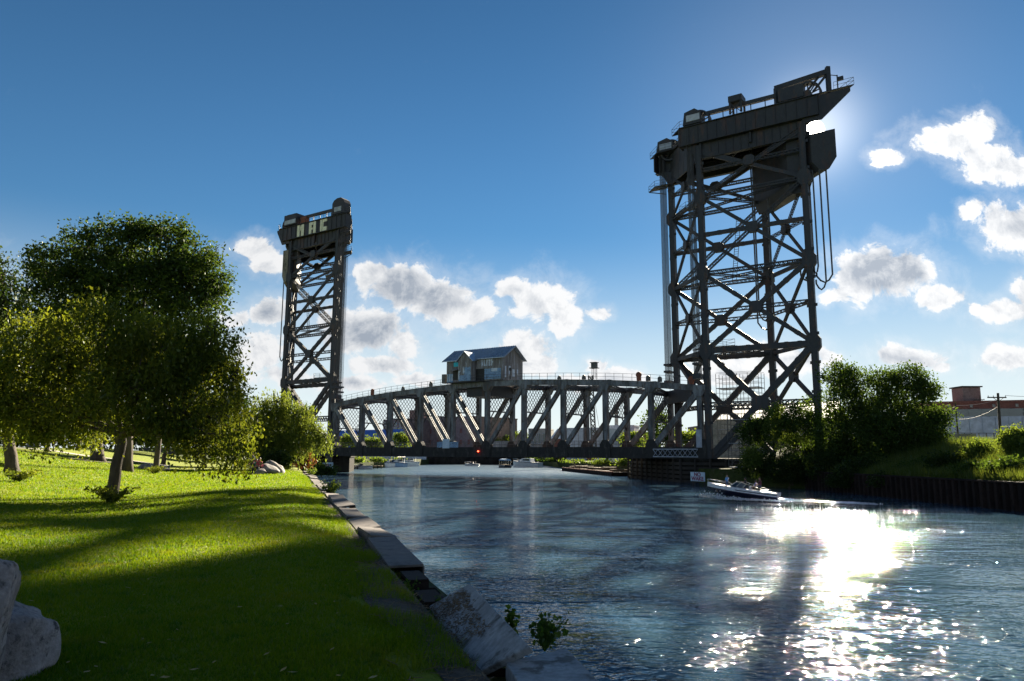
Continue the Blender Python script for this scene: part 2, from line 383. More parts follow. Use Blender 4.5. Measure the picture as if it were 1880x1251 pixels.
def river_material():
    mt = bpy.data.materials.new('river_water'); mt.use_nodes = True; t = NT(mt.node_tree)
    b = t.n('ShaderNodeBsdfPrincipled'); t.link(b.outputs[0], t.n('ShaderNodeOutputMaterial').inputs[0])
    b.inputs['Base Color'].default_value = (.030, .066, .100, 1); b.inputs['Roughness'].default_value = .025; b.inputs['IOR'].default_value = 1.35
    p = t.n('ShaderNodeNewGeometry').outputs['Position']
    t.link(t.sstep(t.n('ShaderNodeSeparateXYZ', i_0=p).outputs[1], 120, 190, .025, .30), b.inputs['Roughness'])   # ruffled reach upstream of the bridge
    rot = t.n('ShaderNodeMapping', i_Vector=p); rot.inputs['Rotation'].default_value = (0, 0, math.radians(-28)); rot.inputs['Scale'].default_value = (.75, 1.15, 1)
    pm = rot.outputs[0]
    h1 = t.math('MULTIPLY', t.noise(pm, .55, 1, .5, .5), .14)
    h2 = t.math('MULTIPLY', t.noise(pm, 2.5, 1, .5, .9), .118)
    h3 = t.math('MULTIPLY', t.noise(pm, 7.0, 1, .5, .5), .036)
    gust = t.sstep(t.noise(t.vec('MULTIPLY', p, (.6, 1.6, 1)), .045, 3, .55), .34, .64, .75, 1.2)
    lane = t.sstep(t.noise(t.vec('MULTIPLY', p, (.45, 1.25, 1)), .22, 3, .6, .4), .36, .62, .42, 1.22)
    gust = t.math('MULTIPLY', gust, lane)
    h = t.math('MULTIPLY', t.math('ADD', h1, t.math('ADD', h2, h3)), gust)
    bn = t.n('ShaderNodeBump', i_Strength=1.0, i_Distance=1.0, i_Height=h); t.link(bn.outputs[0], b.inputs['Normal'])
    return mt
M['river'] = river_material()
g = MB(); g.add([(-3000, -3000, 0), (3000, -3000, 0), (3000, 3000, 0), (-3000, 3000, 0)], [(0, 1, 2, 3)])
tag(g.build('river', M['river']), 'choppy blue grey river glittering in the low sun', 'river', kind='structure')

def ground_material():
    mt = bpy.data.materials.new('lawn_ground'); mt.use_nodes = True; t = NT(mt.node_tree)
    b = t.n('ShaderNodeBsdfPrincipled', i_Roughness=.95); t.link(b.outputs[0], t.n('ShaderNodeOutputMaterial').inputs[0])
    b.inputs['Specular IOR Level'].default_value = .2
    p = t.n('ShaderNodeNewGeometry').outputs['Position']
    n1, n2, n3 = t.noise(p, .35, 5, .6), t.noise(p, 3.0, 5, .65), t.noise(p, 30., 3, .6)
    c = t.mix(t.sstep(n1, .35, .65), (.100, .160, .007), (.175, .205, .009))
    c = t.mix(t.sstep(n2, .50, .72, 0, .5), c, (.062, .090, .014))
    c = t.mix(t.sstep(n3, .35, .65, 0, .45), c, (.22, .22, .02))
    t.link(c, b.inputs['Base Color'])
    bn = t.n('ShaderNodeBump', i_Strength=1.0, i_Distance=.05, i_Height=t.noise(p, 14., 4, .7)); t.link(bn.outputs[0], b.inputs['Normal'])
    return mt
M['lawn'] = ground_material()
M['rough'] = mat('rough_ground', (.035, .055, .014), (.065, .075, .028), (.085, .075, .05), .25, .95, bump=.05, spec=.08)

# land beyond: one sheet with the river cut out of it
SHORE_R = [(46, -80), (43.5, 10), (40.2, 58), (38.4, 97), (30, 110), (24, 139), (25, 160), (23, 190), (15, 238), (12, 300)]
SHORE_L = [(-33, 300), (-34, 270), (-37, 235), (-44, 193), (-46, 158), (-20, 71), (4, -4), (26, -80)]
def shore_x(y):
    for (x0, y0), (x1, y1) in zip(SHORE_R[:-1], SHORE_R[1:]):
        if y0 <= y <= y1: return x0 + (x1 - x0) * (y - y0) / (y1 - y0)
    return SHORE_R[-1][0]
bm = bmesh.new()
ring = SHORE_R + SHORE_L
outer = [(-40, -3000), (-3000, -3000), (-3000, 3000), (3000, 3000), (3000, -3000), (100, -3000)]
vs = [bm.verts.new((x, y, 2.2)) for x, y in ring + outer]
bm.faces.new(vs)
bmesh.ops.triangulate(bm, faces=bm.faces[:])
for i in range(len(ring) - 1):
    a, b2 = ring[i], ring[i + 1]
    q = [bm.verts.new(p) for p in ((*a, 2.2), (*b2, 2.2), (*b2, -2), (*a, -2))]; bm.faces.new(q)
bmesh.ops.recalc_face_normals(bm, faces=bm.faces[:])
me = bpy.data.meshes.new('ground'); bm.to_mesh(me); bm.free(); me.materials.append(M['rough'])
tag(link('ground', me), 'rough open ground behind the river banks', 'ground', kind='structure')

# lawn on the near bank, rolling up to the left
ws = np.concatenate([np.arange(-14, 60, 1.0), np.arange(60, 150, 3.0)]); qs = np.concatenate([np.arange(.62, 12, .5), np.arange(12, 60, 1.5), np.arange(60, 140, 6.0)])
vv = []
for w in ws:
    for q in qs:
        p = quay(w, q); vv.append((p.x, p.y, lawn_z(p.x, p.y)))
nq = len(qs); ff = []
for i in range(len(ws) - 1):
    for j in range(nq - 1): ff.append((i * nq + j, i * nq + j + 1, (i + 1) * nq + j + 1, (i + 1) * nq + j))
tag(np_mesh('lawn', vv, [f[::-1] for f in ff], M['lawn'], smooth=True), 'mown lawn sloping down to the quay', 'lawn', kind='structure')
# bare soil strip along the quay
def soil_strip():
    rr = random.Random(4); m_ = MB(); prev = None
    for i in range(160):
        w = -12 + i * .5
        wide = (1.0 if w < 7.5 else .78) + .25 * noise.noise(V(w * .6, 3, 1)) + (.25 * sm(1, 4, w) * sm(9, 5, w))
        pa = quay(w, .58); a = V(pa.x, pa.y, lawn_z(pa.x, pa.y) + .015); pb = quay(w, wide); b_ = V(pb.x, pb.y, lawn_z(pb.x, pb.y) + .012)
        md = (a + b_) / 2 + V(0, 0, .03 + .05 * noise.noise(V(w * 2, 0, 5)))
        if prev:
            m_.add([prev[0], a, md, prev[1]], [(0, 1, 2, 3)]); m_.add([prev[1], md, b_, prev[2]], [(0, 1, 2, 3)])
        prev = (a, md, b_)
    return m_
tag(soil_strip().build('soil_verge', M['soil'], smooth=True), 'dark bare soil between lawn and quay edge', 'soil', kind='structure')
# footpath far up the lawn
pm_ = MB(); prev = None
for i in range(30):
    p = at(-80 + i * 14, 818.5 + .03 * i, 78 + i * .15)
    a = V(p.x, p.y - 1.3, 0); b_ = V(p.x, p.y + 1.3, 0)
    a.z = lawn_z(a.x, a.y) + .03; b_.z = lawn_z(b_.x, b_.y) + .03
    if prev: pm_.add([prev[0], a, b_, prev[1]], [(0, 1, 2, 3)])
    prev = (a, b_)
tag(pm_.build('footpath', M['path']), 'pale footpath crossing the far lawn', 'path', kind='structure')

# right bank: grassy mound behind a sheet-pile wall
vv = []; ys = np.concatenate([np.arange(-40, 20, 6.), np.arange(20, 112, 1.6)]); rs = np.concatenate([np.arange(0.05, 16, 1.0), np.arange(16, 120, 8.)])
def bank_z(x, y):
    r = x - shore_x(y)
    return 2.25 + 3.3 * sm(0, 13, r) + .35 * noise.noise(V(x * .25, y * .25, 2)) * sm(.5, 4, r) - 1.2 * sm(16, 40, r)
for y in ys:
    for r in rs:
        x = shore_x(y) + r; vv.append((x, y, bank_z(x, y)))
nr = len(rs); ff = [(i * nr + j, i * nr + j + 1, (i + 1) * nr + j + 1, (i + 1) * nr + j) for i in range(len(ys) - 1) for j in range(nr - 1)]
tag(np_mesh('river_bank', vv, ff, M['rough'], smooth=True), 'overgrown bank rising behind the sheet pile wall', 'bank', kind='structure')
def sheet_wall(pts, z0, z1, pitch=.9, depth=.28, m_=None):
    m_ = m_ or MB(); prof = []
    for (x0, y0), (x1, y1) in zip(pts[:-1], pts[1:]):
        a, b_ = V(x0, y0, 0), V(x1, y1, 0); d = (b_ - a); L = d.length; d.normalize(); n = V(-d.y, d.x, 0); k = int(L / pitch)
        for i in range(k):
            for f, o in ((0, 0), (.35, 0), (.5, 1), (.85, 1)): prof.append(a + d * ((i + f) * L / k) + n * (o * depth))
    vs = [p + V(0, 0, z0) for p in prof] + [p + V(0, 0, z1) for p in prof]; n = len(prof)
    return m_.add(vs, [(i, i + 1, n + i + 1, n + i) for i in range(n - 1)])
wall = thing('sheet_pile_wall', 'dark rusty corrugated sheet pile wall along the far bank at right', 'river wall'); wall['kind'] = 'thing'
sheet_wall([(x - .15, y) for x, y in SHORE_R[:4]], -2, 2.15).build('piling', M['sheet'], wall)
c_ = MB()
for (x0, y0), (x1, y1) in zip(SHORE_R[:3], SHORE_R[1:4]): c_.bar(V(x0 - .2, y0, 2.22), V(x1 - .2, y1, 2.22), .5, .16)
c_.build('wall_cap', M['sheet'], wall)

# quay wall on the near bank: piling and separate coping plates
qw = thing('quay_wall', 'rusty quay wall with dark coping plates along the lawn', 'quay wall'); qw['kind'] = 'thing'
sheet_wall([tuple(quay(-14, .42)[:2]), tuple(quay(76, .42)[:2])], -2, 2.28, 1.1, -.34).build('piling', M['sheet'], qw)
rr = random.Random(11); w = 7.35
while w < 70:
    L = rr.uniform(2.9, 4.2) * (1 if w < 40 else 1.15); gap = rr.uniform(.02, .07)
    if 30 < w < 33: w += 1.6
    tz, tq, hz = rr.uniform(-.06, .06), rr.uniform(-.14, .14), rr.uniform(0, .13); lq = rr.uniform(-.07, .05)
    pts = []
    for (ww, q, s) in ((w, .0, -1), (w + L - gap, .0, 1), (w + L - gap, .58, 1), (w, .58, -1)):
        pts.append(quay(ww, q + lq + rr.uniform(-.02, .02), 2.40 + hz + s * tz + (q - .3) * tq))
    pl = MB(); pl.hexa([p - V(0, 0, .045) for p in pts], pts)
    for q in (0.0, .58):                                     # flanges turned down
        a, b_ = (pts[0], pts[1]) if q == 0 else (pts[3], pts[2])
        pl.bar(a + V(0, 0, -.14), b_ + V(0, 0, -.14), .03, .2)
    pl.build('coping_plate', M['coping'], qw, bevel=.008)
    w += L
# bare waling beam where plates are gone
wb = MB(); a, b_ = quay(7.1, .62, 2.33), quay(3.9, .60, 2.24)
wb.bar(a, b_, .16, .035); wb.bar(a + N_L * .07 - V(0, 0, .12), b_ + N_L * .07 - V(0, 0, .12), .03, .24); wb.build('waling_beam', M['coping'], qw)
pc = MB()
for w0, h in ((6.6, 2.34), (5.2, 2.27), (4.2, 2.1)): pc.frame(quay(w0, .28, h), W_DIR * .45, N_L * .16, V(0, 0, .022)); pc.frame(quay(w0 - .43, .28, h - .3), W_DIR * .02, N_L * .16, V(0, 0, .3))
pc.build('pile_cap', M['sheet'], qw)
def slab(name, label, c, thick, mat_):
    m_ = MB(); c = [Vector(p) for p in c]; n = (c[1] - c[0]).cross(c[3] - c[0]).normalized()
    if n.z < 0: n = -n
    m_.hexa([p - n * thick for p in c], c)
    return tag(m_.build(name, mat_, bevel=.012), label, 'slab', kind='thing'), n
tl, tr_, bl = gp(862, 1071, 2.66), gp(972, 1187, 2.60), gp(787, 1113, 2.28)
s1, n1 = slab('concrete_slab', 'tilted grey slab with brown debris lying on the broken quay', [tl, tr_, bl + (tr_ - tl) * 1.02, bl], .07, M['slab'])
k0 = [gp(928, 1215, 2.42), gp(1040, 1190, 2.42), gp(1140, 1290, 2.42), gp(1000, 1330, 2.42)]
slab('concrete_slab', 'flat blue grey slab at the bottom edge beside the water', k0, .16, M['slab'])
# debris lying on the tilted slab
db = MB(); r2 = random.Random(3); ex, ey = (tr_ - tl), (bl - tl)
for i in range(900):
    lane = r2.choice((.10, .16, .22, .30, .47, .62))
    u_ = lane + r2.gauss(0, .035) + .05 * math.sin(i); v_ = r2.uniform(.05, 1.0) ** (1.0) * (.95 if lane < .35 else .8) + (.12 if lane < .3 else .2)
    if v_ > 1 or u_ < .02: continue
    p = tl + ex * u_ + ey * v_ + n1 * r2.uniform(.004, .022); a = r2.uniform(0, 6.28); L = r2.uniform(.015, .06)
    d = (ex.normalized() * math.cos(a) + ey.normalized() * math.sin(a) + n1 * r2.uniform(-.15, .25)) * L
    db.bar(p, p + d, r2.uniform(.004, .012), .004, n1)
for i in range(1500):
    w_ = r2.uniform(-1, 12); q_ = .62 + abs(r2.gauss(0, .28)); p = quay(w_, q_); p.z = lawn_z(p.x, p.y) + r2.uniform(.02, .05); a = r2.uniform(0, 6.28); L = r2.uniform(.03, .14)
    db.bar(p, p + V(math.cos(a), math.sin(a), r2.uniform(-.05, .3)) * L, r2.uniform(.004, .009), .004)
tag(db.build('plant_debris', M['straw']), 'brown dry plant debris strewn over the tilted slab and soil', 'debris', kind='stuff')

# ------------------------------------------------------------ grass (stuff)
def blades(name, label, P, h, wd, mat_, lean=.45, seed=1):
    rs_ = np.random.RandomState(seed); n = len(P); a = rs_.uniform(0, 2 * np.pi, n)
    sx = np.stack([np.cos(a), np.sin(a), np.zeros(n)], 1) * (wd / 2)[:, None]
    b = rs_.uniform(0, 2 * np.pi, n); ln = np.abs(rs_.normal(0, lean, n)) * h
    tip = P + np.stack([np.cos(b) * ln, np.sin(b) * ln, h * rs_.uniform(.75, 1.1, n)], 1)
    vs = np.stack([P - sx, P + sx, tip], 1).reshape(-1, 3)
    fs = np.arange(3 * n).reshape(-1, 3)
    return tag(np_mesh(name, vs, fs, mat_), label, 'grass', kind='stuff')
def lawn_points(n, dmin, dmax, seed, qmin=.75):
    rs_ = np.random.RandomState(seed); out = []
    d = np.exp(rs_.uniform(np.log(dmin), np.log(dmax), n)); t_ = rs_.uniform(-.86, .22, n)
    x = d * t_; y = d.copy()
    q = (x - R0.x) * N_L.x + (y - R0.y) * N_L.y; w = (x - R0.x) * W_DIR.x + (y - R0.y) * W_DIR.y
    edge = .35 * np.sin(w * 1.9) + .25 * np.sin(w * 4.7 + 1)
    k = (q > qmin + .25 + edge * .5 + np.where(w < 6.5, .2, 0)) & (w < 73); x, y = x[k], y[k]
    z = np.array([lawn_z(a, b) for a, b in zip(x, y)])
    return np.stack([x, y, z], 1)
P = lawn_points(430000, 4.2, 75, 5); dd = P[:, 1]
rs_ = np.random.RandomState(9); clump = np.array([noise.noise(V(x * .9, y * .9, 0)) for x, y in P[:, :2]])
h = (.034 + .0011 * dd) * rs_.uniform(.6, 1.3, len(P)) * (1 + .45 * clump)
blades('grass', 'short green grass blades covering the lawn', P, h, .007 + .00085 * dd, M['grass'], .6)
# longer tufts at the soil edge
rs_ = np.random.RandomState(2); w = np.where(rs_.uniform(0, 1, 30000) < .45, rs_.uniform(-2, 9, 30000), rs_.uniform(8, 60, 30000)); q = .66 + np.abs(rs_.normal(0, .38, 30000))
pp = np.array([tuple(quay(a, b)) for a, b in zip(w, q)]); pp[:, 2] = [lawn_z(a, b) for a, b in pp[:, :2]]
keep = np.array([noise.noise(V(a * .9, b * .9, 7)) for a, b in zip(w, q)]) > -.12; pp = pp[keep]
blades('grass', 'longer ragged grass along the soil edge by the quay', pp, rs_.uniform(.06, .17, len(pp)), np.full(len(pp), .009), M['grass'], .7, 4)
fl = MB(); r2 = random.Random(8)
for i in range(150):
    d = math.exp(r2.uniform(math.log(5), math.log(22))); x = d * r2.uniform(-.75, 0.0); p = V(x, d, lawn_z(x, d) + .055)
    if (p - R0).dot(N_L) < 1.2: continue
    a = r2.uniform(0, 6.28); u_ = V(math.cos(a), math.sin(a), r2.uniform(-.3, .3)); v_ = V(-u_.y, u_.x, r2.uniform(-.3, .3)); s = r2.uniform(.02, .045)
    fl.add([p - u_ * s, p - v_ * s * .45, p + u_ * s, p + v_ * s * .45], [(0, 1, 2, 3)])
tag(fl.build('fallen_leaves', mat('fallen_leaf', (.30, .20, .05), (.38, .30, .14), None, 9, .8)), 'scattered yellow fallen leaves on the shaded lawn', 'leaves', kind='stuff')
# reeds and tall grass on the right bank
rs_ = np.random.RandomState(6); n = 70000; y = rs_.uniform(38, 100, n); r = np.abs(rs_.normal(0, 7.0, n)) + .1
x = np.array([shore_x(a) for a in y]) + r; zz = np.array([bank_z(a, b) for a, b in zip(x, y)])
hh = rs_.uniform(.35, 1.15, n) * (1 + .5 * np.array([noise.noise(V(a * .35, b * .35, 4)) for a, b in zip(x, y)]))
blades('reeds', 'tall green reeds and grass on the right bank', np.stack([x, y, zz], 1), hh, np.full(n, .05), M['reed'], .35, 3)

# ------------------------------------------------------------ the lift bridge
U = V(-.829, .559, 0).normalized(); E1 = -U; S_ = V(-2.15, 11.65, 0)         # span axis towards the far tower; near truss to far truss
PAN = 8.3; G0 = V(-39.0, 163.0, 0)
NB = V(U.y, -U.x, 0)                                                         # square to the span, away from the camera
if NB.y < 0: NB = -NB

def railing(m_, pts, h=1.1, step=1.6, r=.045):
    for a, b in zip(pts[:-1], pts[1:]):
        a, b = Vector(a), Vector(b); n = max(1, int((b - a).length / step))
        for i in range(n + 1):
            p = a + (b - a) * (i / n); m_.bar(p, p + Z * h, r, r, U)
        for k in (.5, 1.0): m_.bar(a + Z * h * k, b + Z * h * k, r, r)
    return m_

def sheave(m_, c, ax, r, w):
    ax = ax.normalized(); a = Z; b = ax.cross(Z).normalized(); n = 28
    for r0, r1, ww in ((r, r * .86, w), (r * .3, 0, w * 1.2)):
        vs = []; fs = []
        for i in range(n):
            th = 2 * math.pi * i / n; d = a * math.cos(th) + b * math.sin(th)
            vs += [c + d * r0 - ax * ww / 2, c + d * r0 + ax * ww / 2, c + d * r1 + ax * ww / 2, c + d * r1 - ax * ww / 2]
        for i in range(n):
            j = (i + 1) % n
            for k in range(4): fs.append((i * 4 + k, i * 4 + (k + 1) % 4, j * 4 + (k + 1) % 4, j * 4 + k))
        m_.add(vs, fs)
    for i in range(10):
        th = 2 * math.pi * i / 10; d = a * math.cos(th) + b * math.sin(th); m_.bar(c + d * r * .25, c + d * r * .9, .16, .16, ax)
    return m_

ZS = [3.6, 20.6, 33.2, 46.1, 55.2]
def tower(label, P0, e1, L, near):
    t = thing('lift_tower', label, 'bridge tower', 'lift towers of the railway bridge'); s = S_; su = s.normalized(); sl = s.length
    T = lambda a, b, z: P0 + e1 * a + s * b + Z * z
    st = M['steel']; out = -NB                      # towards the camera side
    DK = 58.6
    # columns
    for a in (0, L):
        for b in (0, 1):
            m_ = MB(); p, q = T(a, b, 2.4), T(a, b, 55.0)
            m_.bar(p, q, .80, .80, e1)
            for k in (-1, 1): m_.bar(p + e1 * (.42 * k), q + e1 * (.42 * k), .95, .07, e1)
            z = 5.0
            while z < 54: m_.frame(T(a, b, z), e1 * .49, su * .49, Z * .22); z += 4.25
            m_.frame(T(a, b, 3.0), e1 * .85, su * .85, Z * .6)
            m_.build('column', st, t)
    # bracing of the four faces
    def gus(c, x, r1, r2, th=.09, nrm=None):
        y = Z; nrm = nrm or x.cross(y).normalized(); m_ = MB(); pl = []
        for (i, j) in ((-1, -.5), (-.55, -1), (.55, -1), (1, -.5), (1, .5), (.55, 1), (-.55, 1), (-1, .5)): pl.append(c + x * (r1 * i) + y * (r2 * j) - nrm * th * 5)
        m_.prism(pl, nrm * th * 10); m_.build('gusset_plate', st, t)
    def member(nm, p, q, kind, w, up=None):
        m_ = MB(); upv = up if up is not None else Z
        if kind == 'h':
            m_.bar(p, q, w * .8, w, upv); d = (q - p).normalized(); Ln = (q - p).length; z = 1.0
            while z < Ln - 1: m_.frame(p + d * z, d * .28, d.cross(upv).normalized() * (w * .43), d.cross(upv).cross(d).normalized() * (w * .56)); z += 1.9
        elif kind == 'b': m_.bar(p, q, w * .7, w, upv)
        else: m_.laced(p, q, w * .9, w, upv, leg=max(.1, w * .2), dbl=(kind == 'L'))
        m_.build(nm, st, t)
    for b in (0, 1):
        far = b == 1
        for i in range(4):
            z0, z1 = ZS[i], ZS[i + 1]; zm = (z0 + z1) / 2
            if i == 0: z0 = 3.9
            k1, k2 = (('h', 'h'), ('h', 'h'), ('b', 'l'), ('b', 'l'))[i]; wd = (.85, .66, .58, .55)[i]
            zt = z1 if i < 3 else 54.2
            member('diagonal_brace', T(0, b, z0), T(L, b, zt), k2, wd); member('diagonal_brace', T(L, b, z0), T(0, b, zt), k1, wd)
            member('strut', T(0, b, zm), T(L, b, zm), ('L', 'l', 'h', 'l')[i], (.75, .62, .62, .6)[i])
            if i < 3: member('strut', T(0, b, z1), T(L, b, z1), ('h', 'L', 'L')[i], (.85, .66, .62)[i])
            gus(T(L / 2, b, zm), e1, (1.25, 1.0, .95, .9)[i], (1.1, .9, .85, .8)[i])
            for a in (0, L):
                if i < 3: gus(T(a, b, z1), e1, .95, 1.25)
    for a in (0, L):
        for i in range(4):
            z0, z1 = ZS[i], ZS[i + 1]
            if i == 0: z0 = 11.8
            zt = z1 if i < 3 else 54.2; zm = (z0 + zt) / 2; wd = (.6, .48, .42, .42)[i]
            member('diagonal_brace', T(a, 0, z0), T(a, 1, zt), ('b', 'b', 'b', 'l')[i], wd); member('diagonal_brace', T(a, 1, z0), T(a, 0, zt), ('b', 'b', 'l', 'b')[i], wd)
            if i: member('strut', T(a, 0, zm), T(a, 1, zm), 'l', .5)
            member('strut', T(a, 0, z1), T(a, 1, z1), 'b' if i in (0, 1) else 'l', .6) if i < 3 else None
            if i == 0: member('strut', T(a, 0, z0), T(a, 1, z0), 'L', .7)
            gus(T(a, .5, zm), su, .7, .8)
    for z in ZS[1:4]:
        member('plan_brace', T(0, 0, z), T(L, 1, z), 'l', .42); member('plan_brace', T(L, 0, z), T(0, 1, z), 'l', .42)
    # end posts' low struts behind the tower
    member('knee_brace', T(0, 0, 3.2), T(4.6, 0, 7.2), 'b', .7)
    # head girders with stiffeners
    R_OUT = 7.2 if near else 5.0
    for b in (0, 1):
        for (z0, z1, a0, a1, off) in ((55.3, 58.5, -3.0, L + 2.6, .62), (52.6, 55.3, -.4, L + .4, .0)):
            m_ = MB(); o = out * off * (1 if b == 0 else -1)
            p, q = T(a0, b, (z0 + z1) / 2) + o, T(a1, b, (z0 + z1) / 2) + o
            m_.bar(p, q, .14, z1 - z0); m_.bar(p + Z * (z1 - z0) / 2, q + Z * (z1 - z0) / 2, .75, .12); m_.bar(p - Z * (z1 - z0) / 2, q - Z * (z1 - z0) / 2, .75, .12)
            n = 14
            for k in range(n + 1): m_.bar(p + (q - p) * (k / n) - Z * (z1 - z0) / 2, p + (q - p) * (k / n) + Z * (z1 - z0) / 2, .34, .09, e1)
            m_.build('head_girder', M['girder'], t)
        # tapered bracket carrying the overhang behind, knee plate in front
        m_ = MB(); o = out * .5 * (1 if b == 0 else -1)
        m_.prism([T(L + R_OUT, b, 58.4) + o, T(L + R_OUT, b, 57.9) + o, T(L + 3.0, b, 54.5) + o, T(L + .3, b, 54.5) + o, T(L + .3, b, 58.4) + o], -o * .4); m_.build('bracket_plate', M['girder'], t)
        m_ = MB(); pl = [T(-.2, b, 55.2), T(-3.0, b, 55.2)]
        pl += [T(-3.0 + 2.8 * math.sin(k * .3), b, 55.2 - 4.6 * (1 - math.cos(k * .3))) for k in range(0, 6)]
        m_.prism(pl, e1.cross(Z) * .3); m_.build('knee_plate', M['girder'], t)
        member('head_brace', T(0, b, 53.8), T(L * .5, b, 50.0), 'b', .5); member('head_brace', T(L, b, 53.8), T(L * .5, b, 50.0), 'b', .5)
    for a, z0, z1 in ((.3, 55.3, 58.5), (0, 52.6, 55.3), (L, 52.6, 55.3), (L + 2.5, 55.3, 58.5), (L * .5, 53.5, 58.4)):
        m_ = MB(); p, q = T(a, -.05, (z0 + z1) / 2), T(a, 1.05, (z0 + z1) / 2); m_.bar(p, q, .2, z1 - z0)
        for k in range(7): m_.bar(p + (q - p) * (k / 6) - Z * (z1 - z0) / 2, p + (q - p) * (k / 6) + Z * (z1 - z0) / 2, .1, .3, e1)
        m_.build('cross_girder', M['girder'], t)
    m_ = MB(); c = [T(-.3, -.07, DK), T(L + R_OUT, -.07, DK), T(L + R_OUT, 1.07, DK), T(-.3, 1.07, DK)]
    m_.hexa(c, [p + Z * .14 for p in c]); m_.build('top_deck', M['girder'], t)
    for b0, b1 in ((-.07, .2), (.8, 1.07)):
        m_ = MB(); c = [T(-3.6, b0, DK), T(-.3, b0, DK), T(-.3, b1, DK), T(-3.6, b1, DK)]; m_.hexa(c, [p + Z * .14 for p in c]); m_.build('head_platform', M['girder'], t)
        m_ = MB(); bc = .03 if b0 < 0 else .97; m_.frame(T(-2.9, bc, 56.9), e1 * .1, NB * 1.0, Z * 1.6); m_.build('end_plate', M['girder'], t)
    # sheaves, hoods, gear
    ax = NB
    for b in (0, 1):
        for a in (.2, L + 1.2):
            c = T(a, b, DK + .5); m_ = MB(); sheave(m_, c, ax, 2.0, 1.1); m_.build('sheave', M['steel'], t)
        m_ = MB(); c = T(-.6, b, DK + .14); hx, hy = e1 * 1.7, NB * 1.1      # hood over the front sheave
        if near: prof = [(-1.35, 0), (1.2, 0), (1.2, 1.8), (.3, 2.6), (-1.1, 2.2)]
        else: prof = [(-1.6, 0), (1.6, 0), (1.6, 2.6), (1.2, 3.3), (.4, 3.7), (-.6, 3.7), (-1.3, 3.1), (-1.6, 2.3)]
        m_.prism([c + e1 * (i * 1.25) + Z * j - NB * 1.0 for i, j in prof], NB * 2.0); hd = m_.build('sheave_hood', M['girder'], t)
        m_ = MB(); m_.frame(c + e1 * .1 + Z * 1.05 - NB * 1.02, e1 * 1.15, NB * .02, Z * .55); m_.build('hood_panel', M['greywall'], hd)
        # shaft housing along the head
        m_ = MB(); m_.bar(T(1.2, b, DK + 1.7), T(L - 2.6 if near else L, b, DK + 1.7), .5, .65)
        for k in range(6): p = T(2 + (L - 5) * k / 5, b, DK + .1); m_.bar(p, p + Z * 1.6, .12, .12)
        m_.build('shaft_housing', M['steel'], t)
    if near:
        m_ = MB(); c = T(6.6, 0, DK + .14)
        for i in (-1, 1):
            for j in (-1, 1): m_.bar(c + e1 * i * .9 + NB * j * .9, c + e1 * i * .9 + NB * j * .9 + Z * 2.9, .28, .28)
        m_.frame(c + Z * 2.5, e1 * 1.1, NB * 1.1, Z * .5); m_.bar(c + e1 * -.9 - NB * .9, c + e1 * .9 - NB * .9 + Z * 1.9, .1, .1); m_.bar(c + e1 * .9 - NB * .9, c + e1 * -.9 - NB * .9 + Z * 1.9, .1, .1)
        m_.build('signal_hut', M['steel'], t)
        m_ = MB(); a0, a1 = L - 3.4, L + 4.2                                # gallows frame over the rear sheave
        m_.bar(T(a0, 0, DK), T(a0, 0, DK + 3.0), .75, .75); m_.bar(T(a1, 0, DK), T(a1, 0, DK + 4.2), .6, .6)
        m_.bar(T(a0 - .3, 0, DK + 2.85), T(a1, 0, DK + 3.4), .7, .8); m_.bar(T(a0, 0, DK + 1.8), T(L + .2, 0, DK + 2.0), .4, .4)
        m_.bar(T(a1, 0, DK + 3.2), T(L + 1.9, 0, DK + .8), .28, .28); m_.bar(T(a1 - 1.1, 0, DK + 3.2), T(L + .9, 0, DK + 1.0), .28, .28)
        m_.build('gallows_frame', M['steel'], t)
        m_ = MB(); c = T(L - 1.2, .0, DK + .14); m_.frame(c + Z * 1.1, e1 * 1.9, NB * .8, Z * 1.05); m_.build('motor_housing', M['steel'], t)
        m_ = MB(); c = T(L + 5.6, .02, DK); m_.bar(c, c + Z * 2.6, .14, .14); m_.bar(c + Z * 2.5, c + Z * 3.1 - e1 * 1.5, .1, .1); m_.frame(c + Z * 1.9 + e1 * .45, e1 * .4, NB * .2, Z * .28); m_.build('lamp_mast', M['steel'], t)
    else:
        m_ = MB(); c = T(L - .6, 0, DK + .14); m_.frame(c + Z * 1.3, e1 * 2.2, NB * 1.3, Z * 1.3); m_.frame(c + Z * 2.7 + e1 * 1.6, e1 * .5, NB * .5, Z * .35); m_.build('machine_cabin', M['girder'], t)
        m_ = MB(); m_.frame(c + Z * .75 - NB * 1.33, e1 * 2.0, NB * .02, Z * .5); m_.build('cabin_panel', M['greywall'], t)
        m_ = MB(); m_.frame(T(L - 4.4, 0, DK + 1.0), e1 * 1.0, NB * .5, Z * .7); m_.build('gear_guard', M['rust'], t)
        # block letters painted on the head girder
        pos = T(0, 0, 56.9) + out * .72; ex = e1 * -1 if (e1 * -1).x > 0 else e1
